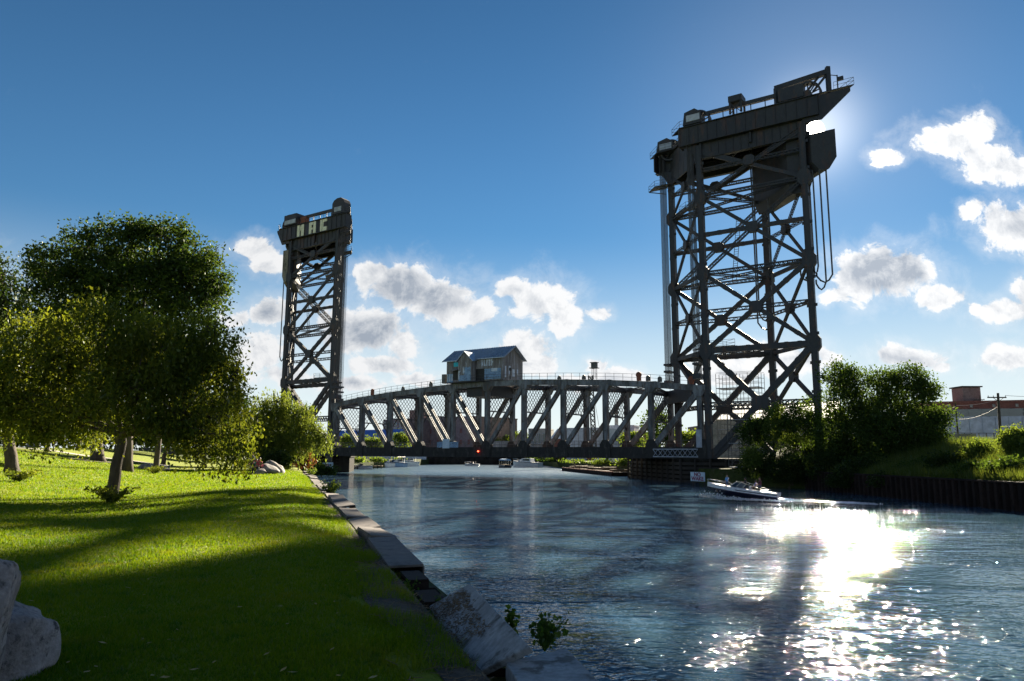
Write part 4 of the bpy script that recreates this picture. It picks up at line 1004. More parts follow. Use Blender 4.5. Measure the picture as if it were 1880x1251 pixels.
def tree(name, label, cat, base, blobs, n, mat_, trunk_r, leaf=(.14, .08), seed=1, droop=0.0, sig=.42, per=55, strands=0, limb=True, group=None, lean=(0, 0), bare=.25, extra=None, fork=.45, gap=-.06):
    """blobs: list of (centre, rx, ry, rz)"""
    rs_ = np.random.RandomState(seed); r2 = random.Random(seed)
    root = thing(name, label, cat, group); base = Vector(base)
    cc = sum((b[0] for b in blobs), V(0, 0, 0)) / len(blobs)
    vol = np.array([b[1] * b[2] * b[3] for b in blobs]) ** .72; vol = vol / vol.sum(); C = []; cl = []
    for (c, rx, ry, rz), f in zip(blobs, vol):
        k = max(2, int(n * f / per))
        d = rs_.normal(0, 1, (k, 3)); d /= np.linalg.norm(d, axis=1)[:, None]; rad = rs_.uniform(.12, 1, k) ** .42
        q = np.array(c) + d * rad[:, None] * np.array([rx, ry, rz]); cl.append(q)
    cl = np.concatenate(cl)
    mr = float(np.mean([b[1] for b in blobs])); fq = 1.5 / mr
    kp = np.array([noise.noise(V(q[0] * fq + seed, q[1] * fq, q[2] * fq * 1.25)) + .5 * noise.noise(V(q[0] * fq * 2.3, q[1] * fq * 2.3 + seed, q[2] * fq * 2.3)) for q in cl]) > gap
    if kp.sum() > 3: cl = cl[kp]
    # twigs thin out the outline unevenly
    wgt = rs_.uniform(.35, 1.6, len(cl)); k = (per * wgt).astype(int)
    C = np.repeat(cl, k, axis=0); m = len(C); sg = np.repeat(rs_.uniform(.55, 1.35, len(cl)), k)[:, None] * sig
    C = C + np.clip(rs_.normal(0, 1, (m, 3)), -1.9, 1.9) * sg * np.array([1, 1, .75])
    if droop: C[:, 2] -= np.abs(rs_.normal(0, droop, m)) * sig * 1.6
    if strands:
        S = []
        for p in cl[rs_.choice(len(cl), strands)]:
            ln = rs_.uniform(.5, 1.0) * strands_len(sig); t_ = np.linspace(0, 1, 26)[:, None]
            dr = np.array([rs_.normal(0, .12), rs_.normal(0, .12), -1.0]); S.append(p + dr * t_ * ln + rs_.normal(0, sig * .13, (26, 3)))
        C = np.concatenate([C] + S)
    if extra is not None: C = np.concatenate([C, extra])
    gz = base.z + .05; C = C[C[:, 2] > gz]
    vs = leaves(C, leaf[0], leaf[1], rs_, droop)
    np_mesh('crown', vs, np.arange(len(vs)).reshape(-1, 4), mat_, root)
    tb = MB(); top = V(cc.x * .75 + base.x * .25 + lean[0], cc.y * .75 + base.y * .25, cc.z)
    pts = []; rr = []
    fk = base + (top - base) * fork
    for i in range(9):
        f = i / 8; p = base.lerp(fk, f) + V(noise.noise(V(seed, f * 3, 0)), noise.noise(V(seed, f * 3, 5)), 0) * trunk_r * .8 * f
        pts.append(p); rr.append(trunk_r * (1.35 if i == 0 else 1 - .35 * f))
    pts[0] -= Z * .2
    tb.tube(pts, rr, 9); fk = pts[-1]
    if limb:
        for (c, rx, ry, rz) in blobs:
            mid = fk.lerp(c, .5) + V(r2.uniform(-.3, .3) * rx, r2.uniform(-.3, .3) * ry, .18 * rz); q = []
            for i in range(7):
                f = i / 6; q.append(fk * (1 - f) ** 2 + mid * (2 * f * (1 - f)) + c * f ** 2)
            tb.tube(q, [trunk_r * (.42 - .34 * i / 6) for i in range(7)], 6)
            dd = np.linalg.norm(cl - np.array(c), axis=1); near_ = cl[dd < max(rx, ry, rz) * 1.1]
            for p in near_[:: max(1, len(near_) // 9)]: tb.tube([c, c.lerp(V(*p), .5) + V(0, 0, .12 * rz), V(*p)], [trunk_r * .16, trunk_r * .1, trunk_r * .04], 4)
    tb.build('trunk', M['bark'], root, smooth=True)
    return root
def strands_len(s): return s * 5
def pb(lst, d, kd=1.0):                 # crown lobes from bearings at distance d: (px, py, rx, ry[, depth shift])
    out = []
    for t_ in lst:
        px, py, rx, ry = t_[:4]; dz = t_[4] if len(t_) > 4 else 0
        p = at(px, py, d + dz); k = (d + dz) / 1366; out.append((p, rx * k, (rx + ry) * .5 * k * kd, ry * k))
    return out

B = on_lawn(205, 915); dn = B.y
t1 = tree('crab_apple_tree', 'spreading tree with drooping leafy branches nearest on the lawn', 'tree', B,
     pb([(70, 650, 105, 85), (190, 610, 125, 75), (300, 640, 100, 85), (370, 700, 72, 85), (110, 735, 110, 50), (405, 765, 42, 78), (440, 800, 24, 50, -1), (360, 800, 40, 26), (60, 770, 60, 26), (250, 715, 105, 62, -1), (-30, 715, 80, 90), (395, 615, 45, 50), (330, 770, 50, 28, -1), (160, 770, 70, 22, 1), (435, 690, 22, 36)], dn, .9),
     70000, M['leaf_near'], .25, (.165, .085), 3, .9, .30, 60, strands=480, lean=(-.2, 0), fork=.58, gap=-.34)
# the low arching limb over the lawn
tb = MB(); tb.tube([at(217, 812, dn), at(232, 788, dn - .3), at(262, 780, dn - .5), at(292, 782, dn - .6), at(312, 792, dn - .7), at(318, 775, dn - .7), at(345, 786, dn - .8), at(372, 790, dn - 1)], [.15, .13, .12, .11, .1, .08, .06, .03], 7)
tb.build('limb', M['bark'], t1, smooth=True)
B = on_lawn(233, 866); d2 = B.y
tree('elm_tree', 'tallest rounded tree rising behind the drooping lawn tree', 'tree', B,
     pb([(100, 490, 55, 48), (165, 450, 62, 38), (235, 428, 55, 26), (300, 432, 60, 28), (360, 490, 58, 50), (245, 520, 100, 62), (240, 470, 80, 45), (310, 485, 60, 45), (175, 500, 60, 50), (110, 560, 80, 55), (345, 560, 70, 50), (395, 520, 32, 36), (200, 600, 130, 50)], d2, 1.0),
     84000, M['leaf_big'], .4, (.28, .16), 5, .1, .50, 42, fork=.42, gap=-.20)
B = on_lawn(286, 868); tree('lawn_tree', 'slender dark trunk tree with brush at its foot beside pale boulders', 'tree', B, pb([(300, 660, 90, 70), (365, 650, 60, 70), (260, 610, 70, 60)], B.y, .9), 26000, M['leaf_big'], .26, (.26, .15), 8, .1, .5, 40)
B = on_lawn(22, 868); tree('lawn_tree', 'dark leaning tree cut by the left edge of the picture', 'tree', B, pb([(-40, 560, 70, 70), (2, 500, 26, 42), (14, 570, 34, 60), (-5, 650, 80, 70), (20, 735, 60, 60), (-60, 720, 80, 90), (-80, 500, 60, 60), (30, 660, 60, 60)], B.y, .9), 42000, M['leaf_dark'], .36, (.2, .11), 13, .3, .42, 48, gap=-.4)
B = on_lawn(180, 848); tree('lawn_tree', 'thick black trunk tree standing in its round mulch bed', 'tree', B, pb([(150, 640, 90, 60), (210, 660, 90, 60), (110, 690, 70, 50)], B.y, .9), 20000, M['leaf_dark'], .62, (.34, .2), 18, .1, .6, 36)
k = 0
for (px, py, d, lst, lab) in (
    (86, 832, 76, [(70, 755, 50, 45), (110, 740, 45, 40)], 'stout short trunk tree by the far footpath'),
    (143, 824, 92, [(140, 750, 45, 48), (170, 740, 40, 45)], 'pair of thin trunks tree beyond the footpath, right of the stout one'),
    (20, 822, 105, [(0, 740, 60, 60), (40, 750, 50, 50)], 'shaded park tree far behind at the left edge'),
    (-60, 822, 100, [(-70, 740, 60, 60), (-110, 720, 60, 60)], 'dark park tree closing the far left of the lawn'),
    (212, 822, 110, [(215, 745, 55, 55), (250, 750, 45, 50)], 'dark park tree closing the view behind the nearest trunk'),
    (300, 846, 84, [(300, 765, 55, 50), (335, 770, 40, 45)], 'dark park tree behind the pale boulders'),
    (376, 845, 86, [(380, 770, 50, 48), (350, 760, 40, 40)], 'dark thin trunk park tree right of the pale boulders'),
    (430, 848, 90, [(430, 775, 50, 50), (460, 790, 40, 45)], 'dark park tree next to the willow')):
    r = ray(px, py); B = at(px, py, d); B.z = lawn_z(B.x, B.y); k += 1
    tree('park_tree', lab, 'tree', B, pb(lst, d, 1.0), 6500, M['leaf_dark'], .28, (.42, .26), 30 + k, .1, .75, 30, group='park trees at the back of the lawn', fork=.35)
# dark hedge line under those crowns
hb = [(x, 795 + 6 * math.sin(x * .05), 34, 22) for x in range(-110, 480, 34)]
B = at(200, 822, 118); B.z = lawn_z(B.x, B.y) - .3
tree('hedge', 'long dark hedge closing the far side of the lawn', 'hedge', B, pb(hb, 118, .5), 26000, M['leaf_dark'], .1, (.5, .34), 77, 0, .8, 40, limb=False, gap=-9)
B = on_lawn(525, 862); B.y = 82; B.x = at(525, 860, 82).x; B.z = lawn_z(B.x, B.y)
tree('willow_tree', 'yellow green weeping willow beside the distant tower', 'tree', B,
     pb([(505, 738, 42, 18), (470, 765, 40, 30), (545, 762, 38, 28), (575, 790, 20, 26), (500, 790, 50, 34), (540, 800, 34, 24), (480, 815, 40, 26), (512, 828, 34, 20), (600, 800, 8, 14)], 80, .9),
     42000, M['leaf_willow'], .4, (.34, .10), 21, 1.2, .5, 55, strands=420)
for i, (px, py, rx, ry, d, mt, lab) in enumerate(((548, 838, 26, 15, 84, 'leaf_red', 'rust brown bush at the foot of the distant tower'), (510, 843, 22, 14, 76, 'leaf_dark', 'low dark bush behind the boulders under the willow'), (590, 862, 26, 10, 110, 'leaf_right', 'scrubby bush by the waterline under the white sign'),
     (470, 838, 20, 16, 80, 'leaf_right', 'green bush under the left side of the willow'))):
    B = at(px, py + ry, d); B.z = lawn_z(B.x, B.y) if i != 2 else 1.0
    tree('bush', lab, 'bush', B, pb([(px - rx * .3, py, rx * .7, ry), (px + rx * .35, py + 2, rx * .6, ry * .8)], d), 5000, M[mt], .08, (.3, .14), 50 + i, .2, .4, 40, fork=.3)
# right bank trees
for (bp, d, lst, n, lab, sd) in (
    ((1545, 860), 94, [(1540, 690, 28, 30), (1572, 700, 26, 26), (1550, 740, 46, 34), (1590, 750, 34, 30), (1530, 790, 36, 40), (1575, 800, 44, 44), (1545, 835, 40, 30)], 38000, 'tall leafy tree on the right bank close beside the near tower', 61),
    ((1640, 855), 90, [(1625, 705, 30, 30), (1665, 695, 30, 28), (1640, 745, 46, 34), (1615, 790, 46, 40), (1660, 800, 46, 40), (1635, 835, 50, 26)], 38000, 'rounded leafy tree in the middle of the right bank clump', 62),
    ((1700, 850), 88, [(1690, 715, 26, 26), (1715, 765, 30, 20), (1690, 790, 44, 34), (1725, 815, 20, 24), (1695, 830, 44, 24)], 26000, 'tree with spreading side branches at the right end of the clump', 63)):
    B = at(*bp, d); B.z = bank_z(B.x, B.y) - .3
    tree('bank_tree', lab, 'tree', B, pb(lst, d), n, M['leaf_right'], .3, (.30, .17), sd, .15, .62, 44, group='trees on the right bank', fork=.4, gap=-.28)
for i, (px, py, rx, ry, d, mt, lab) in enumerate((
    (1390, 790, 36, 34, 103, 'leaf_right', 'leafy bush in front of the scaffold beside the near tower'), (1430, 775, 34, 40, 101, 'leaf_far', 'sunlit yellow green bush at the near tower foot'), (1475, 775, 36, 52, 99, 'leaf_right', 'tall dark bush against the rear legs of the near tower'),
    (1400, 850, 44, 30, 100, 'leaf_dark', 'dark bush hanging over the water behind the motorboat'), (1455, 855, 50, 34, 97, 'leaf_dark', 'dark bush over the water right of the motorboat'), (1382, 838, 16, 18, 98, 'leaf_far', 'small sunlit bush above the motorboat'),
    (1525, 850, 46, 36, 93, 'leaf_dark', 'dense dark bush at the waterline under the bank trees'), (1590, 862, 60, 26, 86, 'leaf_dark', 'low dark bush at the sheet pile top under the clump'), (1690, 862, 56, 20, 80, 'leaf_right', 'low green bush right of the bank trees'),
    (1560, 880, 50, 18, 86, 'leaf_dark', 'dark bush trailing into the water under the tallest bank tree'), (1640, 880, 40, 16, 79, 'leaf_dark', 'dark creeper hanging down the left end of the sheet pile wall'), (1745, 850, 46, 22, 74, 'leaf_dark', 'low dark thicket on the slope right of the bank trees'), (1790, 862, 40, 12, 68, 'leaf_right', 'low undergrowth along the wall cap below the poles'), (1850, 858, 44, 16, 64, 'leaf_right', 'dark undergrowth along the wall cap near the right edge'),
    (1462, 814, 36, 22, 107, 'leaf_dark', 'dark bush between the rear legs of the near tower'), (1505, 812, 34, 26, 104, 'leaf_dark', 'dark bush hiding the foot of the near tower rear leg'),
    (1800, 826, 26, 20, 74, 'leaf_far', 'yellow green sapling among the reeds'), (1868, 808, 24, 26, 70, 'leaf_far', 'bright bush cut by the right edge of the picture'))):
    B = at(px, py + ry, d); B.z = max(.6, min(B.z, bank_z(B.x, B.y)))
    tree('bank_bush', lab, 'bush', B, pb([(px - rx * .35, py + ry * .1, rx * .65, ry * .8), (px + rx * .35, py + ry * .2, rx * .6, ry * .7), (px, py - ry * .3, rx * .5, ry * .6)], d), 9000 if ry > 24 else 4500, M[mt], .1, (.26, .15), 80 + i, .3, .42, 40, group='bushes on the right bank', fork=.3, gap=-.35)
# beyond the bridge
for i, (px, py, rx, ry, d, mt, lab) in enumerate((
    (1205, 775, 30, 34, 172, 'leaf_right', 'tall tree seen through the right end of the span'), (1228, 800, 26, 26, 168, 'leaf_right', 'tree behind the last posts of the span'), (1266, 806, 18, 14, 160, 'leaf_far', 'yellow green bush seen behind the span end post'), (1160, 808, 22, 18, 190, 'leaf_far', 'green tree right of the chimney behind the span'),
    (640, 812, 26, 16, 225, 'leaf_far', 'light green tree in front of the blue roofed shed'), (680, 815, 24, 14, 222, 'leaf_far', 'light green tree right of the blue roofed shed'), (738, 812, 20, 22, 235, 'leaf_far', 'bright tree in front of the brick blocks'),
    (900, 806, 24, 10, 330, 'leaf_far', 'far tree left of the pale sky gap under the span'), (955, 803, 22, 12, 330, 'leaf_far', 'far tree under the house end of the span'), (930, 807, 22, 10, 335, 'leaf_far', 'far tree between two others behind the centre of the span'),
    (656, 851, 16, 9, 192, 'leaf_far', 'sunlit bush on the far left bank right of the black fender'), (692, 850, 14, 9, 205, 'leaf_far', 'sunlit bush behind the small moored runabout'), (735, 851, 14, 8, 244, 'leaf_far', 'bush behind the blue hulled cruiser'),
    (1068, 853, 30, 11, 200, 'leaf_far', 'yellow green bush behind the moored barge'), (1108, 855, 20, 11, 180, 'leaf_far', 'green bush beside the barge end'), (1146, 858, 12, 14, 160, 'leaf_far', 'bright bush against the near pier'), (1020, 849, 30, 7, 238, 'leaf_right', 'dark bush line behind the white moored cruiser'), (985, 848, 22, 6, 260, 'leaf_right', 'dark bush on the far bend of the river'))):
    B = at(px, py + ry, d); B.z = 2.0
    tree('far_tree', lab, 'tree', B, pb([(px - rx * .4, py + ry * .1, rx * .6, ry * .8), (px + rx * .4, py + ry * .15, rx * .55, ry * .7), (px, py - ry * .35, rx * .5, ry * .6)], d), 2600, M[mt], .14, (.62, .42), 120 + i, .1, .8, 26, group='trees and bushes beyond the bridge', fork=.3)

# small weeds by the quay and at trunk feet
def weed(label, base, stems, hgt, leaf, seed, mt='leaf_weed', spread=.5):
    rs_ = np.random.RandomState(seed); root = thing('weed', label, 'weed'); st = MB(); C = []
    for i in range(stems):
        a = rs_.uniform(0, 6.28); tip = Vector(base) + V(math.cos(a) * spread * rs_.uniform(.2, 1), math.sin(a) * spread * rs_.uniform(.2, 1), hgt * rs_.uniform(.6, 1.05))
        mid = Vector(base).lerp(tip, .5) + V(0, 0, hgt * .12); st.tube([Vector(base), mid, tip], [.008, .006, .003], 4)
        for f in np.linspace(.25, 1.0, 11):
            p = Vector(base) * (1 - f) ** 2 + mid * 2 * f * (1 - f) + tip * f ** 2
            C += [tuple(p + V(*(rs_.normal(0, leaf[0] * .42, 3)))) for _ in range(2)]
    st.build('stem', M['leaf_weed'], root); vs = leaves(np.array(C), leaf[0], leaf[1], rs_, .2, .8); np_mesh('foliage', vs, np.arange(len(vs)).reshape(-1, 4), M[mt], root)
weed('broad leaved dark weed growing beside the tilted slab over the water', gp(1000, 1196, 2.15), 13, .36, (.07, .05), 1, 'leaf_weed', .26)
weed('single bright sprout behind the tilted slab edge', gp(942, 1172, 2.2), 3, .40, (.07, .045), 2, 'leaf_weed', .08)
weed('bright little weed between the exposed pile caps', quay(5.9, .45, 2.05), 5, .35, (.07, .05), 3, 'leaf_weed', .16)
weed('small weed at the top of the tilted slab', quay(4.8, .3, 2.0), 5, .4, (.06, .045), 4, 'leaf_weed', .14)
weed('leafy green weed sprouting from the gap in the coping', quay(31.2, .2, 2.2), 22, .75, (.12, .08), 5, 'leaf_far', .55)
weed('low green weed at the far end of the coping', quay(62, .2, 2.2), 16, .9, (.14, .09), 6, 'leaf_far', .7)
for i, (px, py, lab, n) in enumerate(((205, 925, 'brown leafy suckers round the nearest trunk', 40), (285, 870, 'bushy suckers round the slender trunk', 34), (35, 885, 'scrubby suckers at the foot of the leftmost tree', 40))):
    weed(lab, on_lawn(px, py), n, .55, (.13, .06), 20 + i, 'leaf_near', .95)
r2 = random.Random(31)
m_ = MB(); c0 = on_lawn(180, 848)
m_.add([c0 + V(math.cos(a) * 2.6, math.sin(a) * 2.2, .06 + lawn_z(c0.x + math.cos(a) * 2.6, c0.y + math.sin(a) * 2.2) - c0.z) for a in [i * math.pi / 12 for i in range(24)]], [tuple(range(24))])
tag(m_.build('mulch_bed', M['soil']), 'round bed of dark mulch under the thick black trunk', 'mulch', kind='structure')

# ------------------------------------------------------------ boulders
def boulder(label, c, r, seed, mt, flat=1.0, rot=0.0, tilt=0.0, sub=5, sharp=.36):
    bm = bmesh.new(); bmesh.ops.create_icosphere(bm, subdivisions=sub, radius=1.0)
    rr = random.Random(seed); cuts = [(Vector((rr.gauss(0, 1), rr.gauss(0, 1), rr.gauss(0, .8))).normalized(), rr.uniform(.62, .9)) for _ in range(11)]
    for v in bm.verts:
        p = v.co.copy()
        for nrm, lim in cuts:
            d = p.dot(nrm)
            if d > lim: p -= nrm * (d - lim) * .86
        p += p.normalized() * (noise.noise(v.co * 1.6 + V(seed, 0, 0)) * .14 * sharp / .36 + noise.noise(v.co * 5 + V(0, seed, 0)) * .035 + noise.noise(v.co * 14) * .010)
        v.co = V(p.x * r[0], p.y * r[1], p.z * r[2])
    me = bpy.data.meshes.new('boulder'); bm.to_mesh(me); bm.free(); me.materials.append(mt)
    me.polygons.foreach_set('use_smooth', [True] * len(me.polygons))
    me.transform(Matrix.Translation(c) @ Matrix.Rotation(rot, 4, 'Z') @ Matrix.Rotation(tilt, 4, 'Y'))
    return tag(link('boulder', me), label, 'boulder')
boulder('large pale granite boulder cut by the lower left corner', V(-3.93, 5.3, 2.86), (.50, .5, .80), 3, M['rock'], tilt=.3)
boulder('rounded pink grey granite boulder behind the corner boulder', V(-4.24, 6.25, 2.66), (.50, .5, .60), 8, M['rock'], rot=.6)
for i, (px, py, w, h, d, mt, lab, tl_) in enumerate(((495, 857, 20, 12, 62, 'rock2', 'round dark boulder in front of the willow group', .2), (503, 853, 24, 13, 64, 'rock2', 'long slanted brown boulder behind the round dark one', .75), (512, 848, 18, 9, 67, 'rock2', 'smaller slanted boulder farther back in the willow group', .7), (478, 861, 13, 7, 61, 'rock2', 'low dark boulder at the left of the willow group', 0),
     (270, 843, 16, 7, 66, 'rock', 'low grey boulder left in the pale group behind the slender trunk', 0), (278, 837, 10, 7, 68, 'rock', 'upright pale boulder at the back of the group behind the slender trunk', 0), (302, 844, 16, 7, 66, 'rock', 'flat topped pale boulder right of the slender trunk', 0), (62, 813, 14, 5, 96, 'rock', 'low pale boulder far back beyond the footpath', 0))):
    c = at(px, py, d); g_ = lawn_z(c.x, c.y); k = d / 1366; c.z = g_ + h * k * .55
    boulder(lab, c, (w * k, w * k * .7, h * k), 40 + i, M[mt], tilt=tl_, sub=3)

# ------------------------------------------------------------ people
SKIN = mat('skin', (.34, .19, .13), None, rough=.6); HAIR = mat('hair_dark', (.02, .014, .010), None, rough=.6)
def cloth(name, c): return mat(name, c, tuple(x * .75 for x in c), None, 9, .85)
STAND = dict(pel=(0, 0, .92), che=(0, .01, 1.32), nek=(0, .02, 1.46), hed=(0, .03, 1.60), top=(0, .02, 1.74),
             shl=(-.19, 0, 1.40), ell=(-.25, .02, 1.12), wrl=(-.24, .12, .90), shr=(.19, 0, 1.40), elr=(.25, .02, 1.12), wrr=(.24, .12, .90),
             hil=(-.10, 0, .88), knl=(-.11, .06, .48), anl=(-.11, -.02, .07), tol=(-.12, .16, .04), hir=(.10, 0, .88), knr=(.11, .10, .48), anr=(.11, .12, .07), tor=(.12, .30, .04))
SIT = dict(pel=(0, 0, .10), che=(0, -.03, .50), nek=(0, 0, .64), hed=(0, .02, .78), top=(0, .01, .92),
           shl=(-.19, -.02, .58), ell=(-.24, .10, .32), wrl=(-.18, .32, .28), shr=(.19, -.02, .58), elr=(.24, .10, .32), wrr=(.18, .32, .28),
           hil=(-.10, .02, .08), knl=(-.12, .44, .12), anl=(-.12, .50, -.30), tol=(-.12, .66, -.33), hir=(.10, .02, .08), knr=(.12, .44, .12), anr=(.12, .50, -.30), tor=(.12, .66, -.33))
RAD = dict(pel=.15, che=.155, nek=.06, hed=.105, top=.07, shl=.075, ell=.05, wrl=.035, shr=.075, elr=.05, wrr=.035, hil=.095, knl=.07, anl=.045, tol=.035, hir=.095, knr=.07, anr=.045, tor=.035)
BONES = [('pel', 'che', 's'), ('che', 'nek', 's'), ('nek', 'hed', 'k'), ('hed', 'top', 'k'), ('che', 'shl', 's'), ('shl', 'ell', 's'), ('ell', 'wrl', 'k'), ('che', 'shr', 's'), ('shr', 'elr', 's'), ('elr', 'wrr', 'k'),
         ('pel', 'hil', 'p'), ('hil', 'knl', 'p'), ('knl', 'anl', 'p'), ('anl', 'tol', 'b'), ('pel', 'hir', 'p'), ('hir', 'knr', 'p'), ('knr', 'anr', 'p'), ('anr', 'tor', 'b')]
def person(label, loc, rz, pose, shirt, pants, hair=HAIR, legs='p', scale=1.0, hat=None, group=None):
    J = {k: Vector(v) for k, v in pose.items()}; names = list(J); E = [(a, b) for a, b, _ in BONES]; R = dict(RAD)
    for sd, sg in (('l', -1), ('r', 1)):                        # five short bent fingers on each hand
        w = J['wr' + sd]; d = (w - J['el' + sd]).normalized(); side = d.cross(Z).normalized() if d.cross(Z).length > .1 else V(1, 0, 0); hp = w + d * .075
        J['pa' + sd] = hp; R['pa' + sd] = .034; E.append(('wr' + sd, 'pa' + sd))
        for k, (o, ln) in enumerate(((-.030, .060), (-.010, .075), (.010, .07), (.030, .055))):
            n = 'f%s%d' % (sd, k); J[n] = hp + side * o + d * ln - Z * .02; R[n] = .009; E.append(('pa' + sd, n))
        n = 'th' + sd; J[n] = w + d * .05 - side * (.05 * sg) ; R[n] = .01; E.append(('wr' + sd, n))
    names = list(J); idx = {n: i for i, n in enumerate(names)}
    me = bpy.data.meshes.new('p'); me.from_pydata([tuple(J[n]) for n in names], [(idx[a], idx[b]) for a, b in E], []); me.update()
    o = bpy.data.objects.new('p', me); COL.objects.link(o)
    md = o.modifiers.new('s', 'SKIN'); sv = me.skin_vertices[0].data
    for n in names: sv[idx[n]].radius = (R[n], R[n])
    sv[idx['pel']].use_root = True
    o.modifiers.new('u', 'SUBSURF').levels = 1
    dg = bpy.context.evaluated_depsgraph_get(); dg.update()
    bme = bpy.data.meshes.new_from_object(o.evaluated_get(dg)); bpy.data.objects.remove(o)
    bme.materials.clear()
    for mm in (SKIN, shirt, pants, M['black']): bme.materials.append(mm)
    mi = []
    code = {'s': 1, 'p': 2 if legs == 'p' else 2, 'k': 0, 'b': 3}
    for f in bme.polygons:
        c = f.center; best = (9, 0)
        for a, b, kd in BONES + [('wrl', 'pal', 'k'), ('wrr', 'par', 'k')]:
            A, Bq = J[a], J[b]; ab = Bq - A; t_ = max(0, min(1, (c - A).dot(ab) / max(1e-6, ab.length_squared))); dd = (c - (A + ab * t_)).length - R[a] * .5
            cc = code[kd]
            if legs == 'k' and a in ('knl', 'knr'): cc = 0
            if dd < best[0]: best = (dd, cc)
        mi.append(best[1])
    bme.polygons.foreach_set('material_index', mi); bme.polygons.foreach_set('use_smooth', [True] * len(mi))
    root = thing('person', label, 'person', group)
    root.location = loc; root.rotation_euler = (0, 0, rz); root.scale = (scale,) * 3
    bme.name = 'body'; link('body', bme, root)
    h = J['hed'].lerp(J['top'], .45); fw = V(0, 1, 0)
    # hair cap, eyes, nose, mouth, ears
    bm = bmesh.new(); bmesh.ops.create_uvsphere(bm, u_segments=14, v_segments=10, radius=.118)
    for v in list(bm.verts):
        if v.co.y > .045 and v.co.z < .035 or v.co.z < -.075: bm.verts.remove(v)
    hm = bpy.data.meshes.new('hair'); bmesh.ops.translate(bm, verts=bm.verts, vec=h + V(0, -.012, .0)); bm.to_mesh(hm); bm.free(); hm.materials.append(hat or hair); link('hair', hm, root)
    fc = MB()
    for s_ in (-1, 1): fc.frame(h + V(s_ * .036, .098, -.01), V(.014, 0, 0), V(0, .008, 0), V(0, 0, .007))
    fc.build('eye', M['black'], root)
    ns = MB(); ns.prism([h + V(-.014, .095, -.045), h + V(.014, .095, -.045), h + V(0, .128, -.045), ], V(0, -.012, .045)); ns.build('nose', SKIN, root)
    mo = MB(); mo.frame(h + V(0, .095, -.072), V(.024, 0, 0), V(0, .006, 0), V(0, 0, .005)); mo.build('mouth', mat('lip', (.25, .09, .08), None), root)
    for s_ in (-1, 1): er = MB(); er.frame(h + V(s_ * .108, .0, -.02), V(.01, 0, 0), V(0, .02, 0), V(0, 0, .03)); er.build('ear', SKIN, root)
    return root
c_blue, c_dark, c_maroon, c_lav, c_white, c_jean = cloth('shirt_blue', (.10, .32, .68)), cloth('shirt_dark', (.02, .022, .03)), cloth('shirt_maroon', (.10, .025, .045)), cloth('shirt_lavender', (.50, .48, .74)), cloth('shirt_white', (.6, .6, .6)), cloth('jeans', (.05, .07, .13))

